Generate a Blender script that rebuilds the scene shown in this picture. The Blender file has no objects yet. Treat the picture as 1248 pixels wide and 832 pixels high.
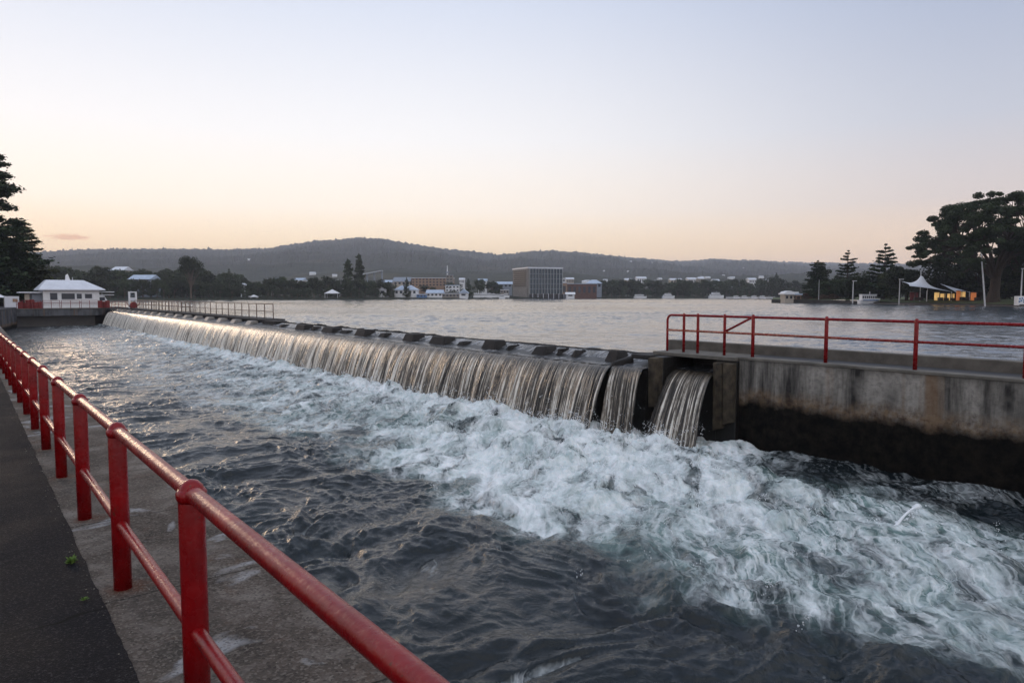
import bpy, math, random
import numpy as np
from mathutils import Vector
R_ = math.radians
sc = bpy.context.scene
col = sc.collection
rng = np.random.default_rng(7)
random.seed(7)

# ------------------------------------------------------------------ camera
TH = R_(38.5); PITCH = R_(3.85); FPX = 832.0; EYE = np.array([0.0, 0.0, 1.77])
cam_d = bpy.data.cameras.new('camera'); cam = bpy.data.objects.new('camera', cam_d); col.objects.link(cam)
cam.location = EYE; cam.rotation_euler = (R_(90) - PITCH, 0, -TH)
cam_d.sensor_width = 36; cam_d.lens = 24; cam_d.clip_start = 0.05; cam_d.clip_end = 30000
sc.camera = cam
RT = np.array([math.cos(TH), -math.sin(TH), 0.0])          # horizontal right of the view
FW = np.array([math.sin(TH), math.cos(TH), 0.0])           # horizontal forward of the view
_D = np.array([math.sin(TH) * math.cos(PITCH), math.cos(TH) * math.cos(PITCH), -math.sin(PITCH)])
_U = np.cross(RT, _D)
def ray(x, y): return _D + (x - 624) / FPX * RT - (y - 416) / FPX * _U
def on_x(x, y, X): r = ray(x, y); return EYE + r * (X / r[0])
def on_y(x, y, Y): r = ray(x, y); return EYE + r * (Y / r[1])
def on_z(x, y, z): r = ray(x, y); return EYE + r * ((z - EYE[2]) / r[2])
def at(x, y, Z):                                           # point at horizontal forward distance Z
    r = ray(x, y); return EYE + r * (Z / float(r @ FW))
def zc(y, Z): return at(624, y, Z)[2]

# ------------------------------------------------------------------ object helpers
def tag(o, label=None, cat=None, group=None, kind=None):
    if label: o['label'] = label
    if cat: o['category'] = cat
    if group: o['group'] = group
    if kind: o['kind'] = kind
    return o
def thing(name, label, cat, loc=(0, 0, 0), rotz=0.0, group=None):
    o = bpy.data.objects.new(name, None); col.objects.link(o)
    o.location = loc; o.rotation_euler = (0, 0, rotz); o.empty_display_size = .2
    return tag(o, label, cat, group)
class MB:
    def __init__(s): s.v = []; s.f = []; s.m = []; s.n = 0
    def add(s, v, f, m=0):
        v = np.asarray(v, float).reshape(-1, 3)
        s.v.append(v)
        for q in f: s.f.append([i + s.n for i in q]); s.m.append(m)
        s.n += len(v); return s
    def box(s, x0, x1, y0, y1, z0, z1, m=0):
        v = [(x, y, z) for z in (z0, z1) for y in (y0, y1) for x in (x0, x1)]
        return s.add(v, [(0, 2, 3, 1), (4, 5, 7, 6), (0, 1, 5, 4), (2, 6, 7, 3), (0, 4, 6, 2), (1, 3, 7, 5)], m)
    def hexa(s, v, m=0):
        return s.add(v, [(0, 2, 3, 1), (4, 5, 7, 6), (0, 1, 5, 4), (2, 6, 7, 3), (0, 4, 6, 2), (1, 3, 7, 5)], m)
    def prism(s, poly, y0, y1, m=0):                        # poly in (x,z), extruded in y
        n = len(poly); v = [(x, y0, z) for x, z in poly] + [(x, y1, z) for x, z in poly]
        f = [tuple(range(n)), tuple(range(2 * n - 1, n - 1, -1))] + [(i, i + n, (i + 1) % n + n, (i + 1) % n) for i in range(n)]
        return s.add(v, f, m)
    def slab(s, poly, z0, z1, m=0):
        n = len(poly); v = [(x, y, z0) for x, y in poly] + [(x, y, z1) for x, y in poly]
        f = [tuple(range(n - 1, -1, -1)), tuple(range(n, 2 * n))] + [(i, (i + 1) % n, (i + 1) % n + n, i + n) for i in range(n)]
        return s.add(v, f, m)
    def tube(s, pts, r, n=10, m=0, dome=False):
        pts = np.asarray(pts, float); k = len(pts)
        r = np.full(k, r, float) if np.isscalar(r) else np.asarray(r, float)
        if dome:
            a = pts[-1] - pts[-2]; a /= np.linalg.norm(a); R0 = r[-1]
            ex = [pts[-1] + a * R0 * math.sin(t) for t in (R_(30), R_(60), R_(82))]
            pts = np.vstack([pts, ex]); r = np.concatenate([r, [R0 * math.cos(t) for t in (R_(30), R_(60), R_(82))]]); k = len(pts)
        T = np.gradient(pts, axis=0); T /= np.linalg.norm(T, axis=1)[:, None] + 1e-12
        up = np.array([0, 0, 1.0]) if abs(T[0][2]) < .9 else np.array([1.0, 0, 0])
        N = np.cross(T[0], up); N /= np.linalg.norm(N); vs = []
        a = np.linspace(0, 2 * math.pi, n, endpoint=False)
        for i in range(k):
            N = N - T[i] * (N @ T[i]); N /= np.linalg.norm(N); B = np.cross(T[i], N)
            vs.append(pts[i] + r[i] * (np.cos(a)[:, None] * N + np.sin(a)[:, None] * B))
        f = [(i * n + j, i * n + (j + 1) % n, (i + 1) * n + (j + 1) % n, (i + 1) * n + j) for i in range(k - 1) for j in range(n)]
        f += [tuple(range(n - 1, -1, -1)), tuple((k - 1) * n + j for j in range(n))]
        return s.add(np.vstack(vs), f, m)
    def ball(s, c, r, nu=10, nv=6, m=0, sq=(1, 1, 1)):
        v = [(0, 0, 1)]
        for i in range(1, nv):
            t = math.pi * i / nv
            v += [(math.sin(t) * math.cos(2 * math.pi * j / nu), math.sin(t) * math.sin(2 * math.pi * j / nu), math.cos(t)) for j in range(nu)]
        v.append((0, 0, -1)); L = len(v) - 1
        f = [(0, 1 + j, 1 + (j + 1) % nu) for j in range(nu)]
        for i in range(nv - 2):
            a = 1 + i * nu
            f += [(a + j, a + nu + j, a + nu + (j + 1) % nu, a + (j + 1) % nu) for j in range(nu)]
        a = 1 + (nv - 2) * nu
        f += [(L, a + (j + 1) % nu, a + j) for j in range(nu)]
        return s.add(np.array(v) * r * np.array(sq) + np.array(c), f, m)
    def quads(s, v, m=0):                                   # v: (n,4,3)
        n = len(v); s.v.append(v.reshape(-1, 3))
        idx = (np.arange(n * 4) + s.n).reshape(-1, 4)
        s.f.extend(idx.tolist()); s.m.extend([m] * n); s.n += n * 4; return s
    def mesh(s, name, mats, smooth=False, off=None):
        me = bpy.data.meshes.new(name); V = np.vstack(s.v)
        if off is not None: V = V - np.asarray(off, float)
        me.from_pydata(V.tolist(), [], s.f)
        for m_ in (mats if isinstance(mats, (list, tuple)) else [mats]): me.materials.append(m_)
        if len(me.materials) > 1: me.polygons.foreach_set('material_index', np.array(s.m, dtype=np.int32))
        if smooth: me.polygons.foreach_set('use_smooth', np.ones(len(s.f), dtype=bool))
        me.update(); return me
def obj(name, mb, mats, parent=None, smooth=False, world=False, bevel=0, loc=None):
    off = np.array(parent.location) if (parent and world) else None
    me = mb if isinstance(mb, bpy.types.Mesh) else mb.mesh(name, mats, smooth, off)
    o = bpy.data.objects.new(name, me); col.objects.link(o)
    if parent: o.parent = parent
    if loc is not None: o.location = loc
    if bevel:
        b = o.modifiers.new('edge', 'BEVEL'); b.width = bevel; b.segments = 2; b.limit_method = 'ANGLE'
    return o
def copy_tree(o, parent=None, loc=None, rotz=None, scale=None, label=None):
    c = o.copy(); col.objects.link(c); c.parent = parent
    if loc is not None: c.location = loc
    if rotz is not None: c.rotation_euler = (0, 0, rotz)
    if scale is not None: c.scale = scale
    if label: c['label'] = label
    for ch in list(o.children): copy_tree(ch, c)
    return c
def grid_mesh(name, X, Y, Z, mat, attrs=None, smooth=True):
    h, w = X.shape
    V = np.stack([X, Y, Z], -1).reshape(-1, 3).astype(np.float32)
    i = (np.arange(h - 1)[:, None] * w + np.arange(w - 1)[None, :]).ravel()
    F = np.stack([i, i + 1, i + w + 1, i + w], -1).astype(np.int32)
    me = bpy.data.meshes.new(name)
    me.vertices.add(len(V)); me.vertices.foreach_set('co', V.ravel())
    me.loops.add(F.size); me.loops.foreach_set('vertex_index', F.ravel())
    me.polygons.add(len(F)); me.polygons.foreach_set('loop_start', np.arange(0, F.size, 4, dtype=np.int32))
    me.polygons.foreach_set('use_smooth', np.full(len(F), smooth, dtype=bool))
    me.update(calc_edges=True); me.validate()
    for k, a in (attrs or {}).items():
        at_ = me.attributes.new(k, 'FLOAT', 'POINT'); at_.data.foreach_set('value', a.astype(np.float32).ravel())
    me.materials.append(mat)
    return me

# ------------------------------------------------------------------ numpy noise
def _h(ix, iy, s):
    n = (ix.astype(np.int64) * 374761393 + iy.astype(np.int64) * 668265263 + s * 974634777) & 0xffffffff
    n = ((n ^ (n >> 13)) * 1274126177) & 0xffffffff
    return ((n ^ (n >> 16)) & 0xffff) / 65535.0 * 2 * math.pi
def pn(x, y, s=0):
    x0 = np.floor(x); y0 = np.floor(y); fx = x - x0; fy = y - y0
    x0 = x0.astype(np.int64); y0 = y0.astype(np.int64)
    u = fx * fx * fx * (fx * (fx * 6 - 15) + 10); v = fy * fy * fy * (fy * (fy * 6 - 15) + 10)
    def g(dx, dy):
        a = _h(x0 + dx, y0 + dy, s); return np.cos(a) * (fx - dx) + np.sin(a) * (fy - dy)
    a = g(0, 0) * (1 - u) + g(1, 0) * u; b = g(0, 1) * (1 - u) + g(1, 1) * u
    return (a * (1 - v) + b * v) * 1.5
def fbm(x, y, o=4, s=0, gain=.5, mode=0):
    t = 0; a = 1; n = 0
    for i in range(o):
        p = pn(x * 2 ** i + i * 13.7, y * 2 ** i - i * 7.3, s + i)
        if mode == 1: p = np.abs(p) * 2 - .6
        if mode == 2: p = 1 - np.abs(p) * 2.4
        t = t + a * p; n += a; a *= gain
    return t / n
def sstep(a, b, x):
    t = np.clip((x - a) / (b - a), 0, 1); return t * t * (3 - 2 * t)

# ------------------------------------------------------------------ materials
class NT:
    def __init__(s, name):
        s.mat = bpy.data.materials.new(name); s.mat.use_nodes = True; s.t = s.mat.node_tree
        s.b = s.t.nodes['Principled BSDF']; s.out = s.t.nodes['Material Output']
    def n(s, typ, **kw):
        x = s.t.nodes.new(typ)
        for k, v in kw.items():
            if hasattr(x, k): setattr(x, k, v)
            else: x.inputs[k].default_value = v
        return x
    def l(s, a, b): s.t.links.new(a, b); return s
    def coord(s, scale=(1, 1, 1), rot=(0, 0, 0), kind='Object'):
        tc = s.n('ShaderNodeTexCoord'); mp = s.n('ShaderNodeMapping'); mp.inputs['Scale'].default_value = scale; mp.inputs['Rotation'].default_value = rot
        s.l(tc.outputs[kind], mp.inputs[0]); return mp.outputs[0]
    def noise(s, vec, scale, detail=4, rough=.55, dist=0.0):
        x = s.n('ShaderNodeTexNoise'); x.inputs['Scale'].default_value = scale; x.inputs['Detail'].default_value = detail
        x.inputs['Roughness'].default_value = rough; x.inputs['Distortion'].default_value = dist
        s.l(vec, x.inputs['Vector']); return x.outputs['Fac']
    def ramp(s, fac, stops, interp='LINEAR'):
        x = s.n('ShaderNodeValToRGB'); x.color_ramp.interpolation = interp; e = x.color_ramp.elements
        while len(e) < len(stops): e.new(.5)
        for i, (p, c) in enumerate(stops):
            e[i].position = p; e[i].color = (c[0], c[1], c[2], 1) if isinstance(c, (tuple, list)) else (c, c, c, 1)
        s.l(fac, x.inputs[0]); return x.outputs[0]
    def mix(s, fac, a, b, blend='MIX'):
        x = s.n('ShaderNodeMix'); x.data_type = 'RGBA'; x.blend_type = blend
        for v, sock in ((fac, x.inputs['Factor']), (a, x.inputs['A']), (b, x.inputs['B'])):
            if isinstance(v, bpy.types.NodeSocket): s.l(v, sock)
            elif isinstance(v, (tuple, list)): sock.default_value = (v[0], v[1], v[2], 1)
            else: sock.default_value = v
        return x.outputs['Result']
    def math(s, op, a, b=0.0, c=0.0, clamp=False):
        x = s.n('ShaderNodeMath', operation=op); x.use_clamp = clamp
        for i, v in enumerate((a, b, c)):
            if isinstance(v, bpy.types.NodeSocket): s.l(v, x.inputs[i])
            else: x.inputs[i].default_value = v
        return x.outputs[0]
    def mr(s, v, a, b, c=0, d=1, smooth=False):
        x = s.n('ShaderNodeMapRange'); x.interpolation_type = 'SMOOTHSTEP' if smooth else 'LINEAR'
        for i, w in enumerate((v, a, b, c, d)):
            if isinstance(w, bpy.types.NodeSocket): s.l(w, x.inputs[i])
            else: x.inputs[i].default_value = w
        return x.outputs[0]
    def bump(s, h, strength=.3, dist=.02, normal=None):
        x = s.n('ShaderNodeBump'); x.inputs['Strength'].default_value = strength; x.inputs['Distance'].default_value = dist
        s.l(h, x.inputs['Height'])
        if normal is not None: s.l(normal, x.inputs['Normal'])
        return x.outputs[0]
    def attr(s, name):
        x = s.n('ShaderNodeAttribute'); x.attribute_name = name; return x.outputs['Fac']
    def set(s, **kw):
        for k, v in kw.items():
            k = k.replace('_', ' ')
            i = s.b.inputs[k]
            if isinstance(v, bpy.types.NodeSocket): s.l(v, i)
            else: i.default_value = (v[0], v[1], v[2], 1) if isinstance(v, (tuple, list)) and len(v) == 3 else v
        return s
def simple(name, c, rough=.6, var=.25, scale=3.0, bump=0.0, metal=0.0, spec=.5, c2=None):
    t = NT(name); vec = t.coord()
    f = t.noise(vec, scale, 6, .6)
    c2 = c2 or tuple(x * (1 - var) for x in c); c1 = tuple(min(1, x * (1 + var * .6)) for x in c)
    t.set(Base_Color=t.ramp(f, [(.3, c2), (.7, c1)]), Roughness=rough, Metallic=metal)
    t.b.inputs['Specular IOR Level'].default_value = spec
    if bump: t.set(Normal=t.bump(t.noise(vec, scale * 6, 5, .6), .5, bump))
    return t.mat
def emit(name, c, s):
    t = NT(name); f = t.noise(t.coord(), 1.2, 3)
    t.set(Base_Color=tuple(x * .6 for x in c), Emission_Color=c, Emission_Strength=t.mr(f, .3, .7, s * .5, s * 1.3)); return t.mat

M = {}
M['white'] = simple('white_paint', (.72, .73, .75), .5, .1)
M['white_roof'] = simple('white_roofing', (.62, .64, .70), .45, .12, 1.0)
M['cream'] = simple('cream_wall', (.42, .37, .31), .7, .15)
M['beige'] = simple('beige_concrete', (.25, .225, .20), .8, .2, .6)
M['tan'] = simple('tan_wall', (.30, .20, .14), .8, .2, .8)
M['brick'] = simple('brown_brick', (.115, .06, .045), .85, .25, .8)
M['grey'] = simple('grey_roof', (.22, .25, .30), .6, .2, .6)
M['blueroof'] = simple('pale_blue_roof', (.40, .48, .60), .5, .2, .6)
M['office'] = simple('grey_concrete_panel', (.20, .19, .175), .85, .2, .6); M['officetrim'] = simple('pale_fin_paint', (.33, .36, .37), .5, .15, .6)
M['dark'] = simple('dark_interior', (.015, .015, .018), .6, .3)  # near-black: painted shade for openings, plain colour on wheels and stall roofs
M['glass'] = simple('window_glass', (.03, .04, .055), .08, .3, .7)
M['blueglass'] = simple('blue_glass', (.015, .035, .05), .25, .35, .3)
M['steelpole'] = simple('pale_steel', (.55, .56, .58), .45, .15, metal=.3)
M['galv'] = simple('weathered_pipe', (.16, .105, .085), .55, .3, 4, metal=.3)
M['bark'] = simple('bark', (.05, .035, .025), .95, .4, 4, .02)
M['bark_far'] = simple('pale_bark', (.12, .09, .07), .95, .3, 1)
M['redsmall'] = simple('red_enamel', (.17, .010, .010), .5, .5, 6)
M['orange'] = emit('orange_glow_canvas', (1.0, .30, .08), .20)  # emission put in for lamplight on the canvas, no lamp behind it
M['warm_glow'] = emit('warm_glow_wall', (1.0, .62, .22), .4)  # stall wall glows by itself to imitate lamplight
M['stall_blue'] = simple('blue_panel', (.10, .22, .45), .5, .5, 2)

def leaf_mat(name, c, var=.5):
    t = NT(name); vec = t.coord(kind='Object'); f = t.noise(vec, .9, 3, .6)
    oi = t.n('ShaderNodeObjectInfo')
    a = t.ramp(f, [(.3, tuple(x * (1 - var) for x in c)), (.7, tuple(x * (1 + var) for x in c))])
    hs = t.n('ShaderNodeHueSaturation'); t.l(a, hs.inputs['Color'])
    t.l(t.mr(oi.outputs['Random'], 0, 1, .65, 1.35), hs.inputs['Value']); t.l(t.mr(oi.outputs['Random'], 0, 1, .485, .515), hs.inputs['Hue'])
    t.set(Base_Color=hs.outputs[0], Roughness=.7); t.b.inputs['Specular IOR Level'].default_value = .2
    return t.mat
M['leaf'] = leaf_mat('broad_leaves', (.05, .062, .026))
M['leaf_far'] = leaf_mat('shore_foliage', (.045, .055, .028))
M['leaf_near'] = leaf_mat('dark_glossy_leaves', (.030, .042, .018))
M['needle'] = leaf_mat('pine_needles', (.030, .045, .020))
M['needle_lit'] = leaf_mat('sunlit_tone_needles', (.055, .062, .022))  # brighter, warmer copy of the needles with sunlight mixed into the colour
M['heath'] = leaf_mat('russet_shrub_leaves', (.075, .045, .03))
M['weed'] = leaf_mat('weed_leaves', (.10, .16, .035))

# red gloss paint of the handrails
t = NT('red_gloss_paint'); v = t.coord()
base = t.ramp(t.noise(v, 5, 6, .6), [(.3, (.14, .002, .004)), (.7, (.25, .004, .006))])
chips = t.math('MAXIMUM', t.mr(t.noise(v, 38, 4, .7), .655, .68), t.mr(t.noise(v, 6, 6, .75), .66, .70))
base = t.mix(t.math('MULTIPLY', chips, .75), base, (.075, .028, .018))
fine = t.noise(v, 260, 3, .7); mid = t.noise(v, 28, 4, .6)
t.set(Base_Color=base, Roughness=t.mr(t.noise(v, 14, 4), .3, .7, .18, .38), Normal=t.bump(t.math('ADD', t.math('MULTIPLY', fine, .22), mid), .6, .004))
t.b.inputs['Specular IOR Level'].default_value = .34
M['red'] = t.mat

# asphalt
t = NT('asphalt'); v = t.coord()
vo = t.n('ShaderNodeTexVoronoi'); vo.inputs['Scale'].default_value = 130; t.l(v, vo.inputs['Vector'])
sp = t.n('ShaderNodeSeparateColor'); t.l(vo.outputs['Color'], sp.inputs[0])
speck = t.math('MULTIPLY', t.math('POWER', sp.outputs[0], 9.0), .35)
big = t.noise(v, 1.3, 5, .6)
c = t.mix(speck, t.ramp(big, [(.3, (.005, .005, .007)), (.7, (.011, .011, .014))]), (.13, .125, .13))
sepv = t.n('ShaderNodeSeparateXYZ'); t.l(v, sepv.inputs[0])
yy = t.math('ADD', sepv.outputs[1], t.math('MULTIPLY', t.noise(v, 3, 3), .25))
seam = t.math('COMPARE', yy, 4.62, .012)
c = t.mix(seam, c, (.006, .006, .007))
t.set(Base_Color=c, Roughness=t.mr(big, .3, .7, .62, .85), Normal=t.bump(t.math('ADD', vo.outputs['Distance'], t.math('MULTIPLY', t.noise(v, 60, 5, .7), 1.2)), .9, .006))
t.b.inputs['Specular IOR Level'].default_value = .07
M['asphalt'] = t.mat

# old concrete strip beside the path
t = NT('worn_concrete'); v = t.coord()
n1 = t.noise(v, 1.7, 7, .62, .5); n2 = t.noise(v, .9, 4, .6); n3 = t.noise(v, 22, 6, .7); n4 = t.noise(v, 120, 3, .7)
c = t.ramp(n1, [(.32, (.028, .022, .018)), (.5, (.074, .058, .048)), (.66, (.18, .158, .14))])
rust = t.mr(t.noise(v, 2.6, 5, .65), .56, .72)
c = t.mix(t.math('MULTIPLY', rust, .6), c, (.085, .038, .018))
c = t.mix(t.mr(n3, .55, .75, 0, .45), c, (.05, .045, .042))
c = t.mix(t.mr(n4, .6, .72, 0, .6), c, (.20, .18, .16))
patch = t.mr(t.noise(t.coord((1, .8, 1), (0, 0, .5)), 1.35, 4, .5, .6), .602, .63)
c = t.mix(t.math('MULTIPLY', patch, .8), c, (.30, .30, .31))
moss = t.mr(t.noise(v, 5, 5, .7), .63, .72); c = t.mix(t.math('MULTIPLY', moss, .35), c, (.05, .055, .02))
sepv = t.n('ShaderNodeSeparateXYZ'); t.l(v, sepv.inputs[0])
wob = t.math('MULTIPLY', t.math('SUBTRACT', t.noise(v, 6, 4), .5), .06)
ym = t.math('MODULO', t.math('ADD', t.math('ADD', sepv.outputs[1], wob), 100 * 1.81 - 4.62), 1.81)
jd = t.math('MINIMUM', ym, t.math('SUBTRACT', 1.81, ym))
joint = t.mr(jd, .004, .011, 1, 0)
c = t.mix(t.math('MULTIPLY', joint, .85), c, (.018, .016, .014))
yp = t.math('MODULO', t.math('ADD', sepv.outputs[1], 100 * 1.81 - 1.19 + .905), 1.81)
pd = t.math('SQRT', t.math('ADD', t.math('POWER', t.math('SUBTRACT', sepv.outputs[0], .72), 2), t.math('POWER', t.math('SUBTRACT', yp, .905), 2)))
pdn = t.math('ADD', pd, t.math('MULTIPLY', t.math('SUBTRACT', t.noise(v, 9, 5, .7), .5), .22))
c = t.mix(t.mr(pdn, .07, .17, .75, 0), c, (.085, .030, .014))
gr = t.n('ShaderNodeTexVoronoi'); gr.inputs['Scale'].default_value = 75; t.l(v, gr.inputs['Vector'])
gs = t.n('ShaderNodeSeparateColor'); t.l(gr.outputs['Color'], gs.inputs[0])
c = t.mix(t.mr(gs.outputs[0], .55, 1, 0, .55), c, (.20, .175, .15)); c = t.mix(t.mr(gs.outputs[1], .6, 1, 0, .6), c, (.012, .010, .009))
ck = t.n('ShaderNodeTexVoronoi'); ck.feature = 'DISTANCE_TO_EDGE'; ck.inputs['Scale'].default_value = .9
cw = t.n('ShaderNodeTexNoise'); cw.inputs['Scale'].default_value = 3; cw.inputs['Detail'].default_value = 6; t.l(v, cw.inputs['Vector'])
ca2 = t.n('ShaderNodeVectorMath', operation='ADD'); t.l(v, ca2.inputs[0]); cs2 = t.n('ShaderNodeVectorMath', operation='SCALE'); cs2.inputs['Scale'].default_value = .5; t.l(cw.outputs['Color'], cs2.inputs[0]); t.l(cs2.outputs[0], ca2.inputs[1]); t.l(ca2.outputs[0], ck.inputs['Vector'])
crack = t.math('MULTIPLY', t.mr(ck.outputs['Distance'], .0, .006, 1, 0), t.mr(n2, .5, .56)); c = t.mix(t.math('MULTIPLY', crack, .8), c, (.012, .010, .008))
h = t.math('SUBTRACT', t.math('ADD', t.math('MULTIPLY', gr.outputs['Distance'], .35), n3), t.math('MULTIPLY', joint, 2.2))
t.set(Base_Color=c, Roughness=t.mr(n2, .35, .65, .72, .95), Normal=t.bump(h, .9, .008)); t.b.inputs['Specular IOR Level'].default_value = .22
M['concrete'] = t.mat

# tide-stained wall
def tide_mat(name, ztide, light=(.35, .325, .29), amt=1.0):
    t = NT(name); v = t.coord()
    st = t.noise(t.coord((1.6, 1.6, .16)), 1.6, 7, .65)         # vertical streaks
    fine = t.noise(v, 9, 7, .7); big = t.noise(v, .55, 4, .6)
    c = t.ramp(st, [(.36, (.030, .028, .027)), (.50, tuple(x * .48 for x in light)), (.68, light)])
    c = t.mix(t.mr(big, .42, .62, 0, .75), c, tuple(x * 1.15 for x in light))
    c = t.mix(t.mr(fine, .45, .75, 0, .7), c, (.07, .065, .06))
    sv = t.n('ShaderNodeSeparateXYZ'); t.l(v, sv.inputs[0]); z = sv.outputs[2]
    # rust streaks that run down from the deck
    rs = t.mr(t.noise(t.coord((.9, .9, .05)), 1.25, 4, .6), .56, .66)
    c = t.mix(t.math('MULTIPLY', rs, .65), c, (.17, .095, .045))
    topd = t.mr(t.math('ADD', z, t.math('MULTIPLY', st, .5)), .12, .34, 0, .55)
    c = t.mix(topd, c, (.05, .047, .045))
    zz = t.math('ADD', z, t.math('MULTIPLY', t.math('SUBTRACT', t.noise(v, 1.7, 5, .6), .5), .5))
    band = t.mr(zz, ztide + .42, ztide + .12); bandn = t.math('MULTIPLY', band, t.mr(fine, .3, .6, .35, 1))
    c = t.mix(t.math('MULTIPLY', bandn, .85), c, t.ramp(t.noise(v, 5, 5, .6), [(.35, (.055, .028, .016)), (.6, (.20, .135, .08))]))
    wet = t.mr(zz, ztide + .10, ztide - .14)
    c = t.mix(wet, c, t.ramp(t.noise(v, 4, 6, .7), [(.4, (.002, .002, .002)), (.72, (.018, .014, .010))]))
    sh = t.math('ADD', fine, t.math('MULTIPLY', t.noise(t.coord((.3, .3, 6)), 1, 3), .3))
    t.set(Base_Color=c, Roughness=t.mr(wet, 0, 1, .85, .7), Normal=t.bump(sh, .8, .03))
    t.b.inputs['Specular IOR Level'].default_value = .1
    return t.mat
M['tide'] = tide_mat('tide_stained_concrete', -1.12)
M['tide_far'] = tide_mat('far_tide_stained_concrete', -1.9, (.115, .12, .135))
M['coping'] = simple('mossy_coping_concrete', (.13, .118, .10), .85, .45, 2.2, .01)
M['deckgrey'] = simple('dark_deck_surface', (.045, .045, .05), .8, .3, 2)
M['ochre'] = simple('ochre_stained_stone', (.058, .044, .028), .95, .95, 3.6, .07, c2=(.010, .008, .006))
M['wetrock'] = simple('black_wet_rock', (.011, .010, .009), .45, .6, 1.6, .05)
M['blockrock'] = simple('weathered_dark_block', (.017, .014, .013), .8, .6, 2.5, .03)
M['palepier'] = simple('pale_wet_concrete', (.30, .28, .26), .55, .4, 2.5, .02)

# lake
def lake():
    t = NT('lake_water')
    r1 = t.noise(t.coord((1, .6, 1), (0, 0, R_(-50))), .8, 6, .62, .6)
    r2 = t.noise(t.coord((1, .7, 1), (0, 0, R_(-20))), 3.5, 4, .6, .4)
    gust = t.noise(t.coord((1, .35, 1), (0, 0, R_(-50))), .03, 5, .6)
    h = t.math('ADD', r1, t.math('MULTIPLY', r2, .25))
    b = t.n('ShaderNodeBump'); b.inputs['Distance'].default_value = .12; t.l(h, b.inputs['Height'])
    t.l(t.mr(gust, .35, .65, .35, .9), b.inputs['Strength'])
    t.set(Base_Color=(.05, .06, .07), Roughness=t.mr(gust, .3, .7, .09, .17), IOR=2.3, Normal=b.outputs[0])
    return t.mat
M['lake'] = lake()

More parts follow.
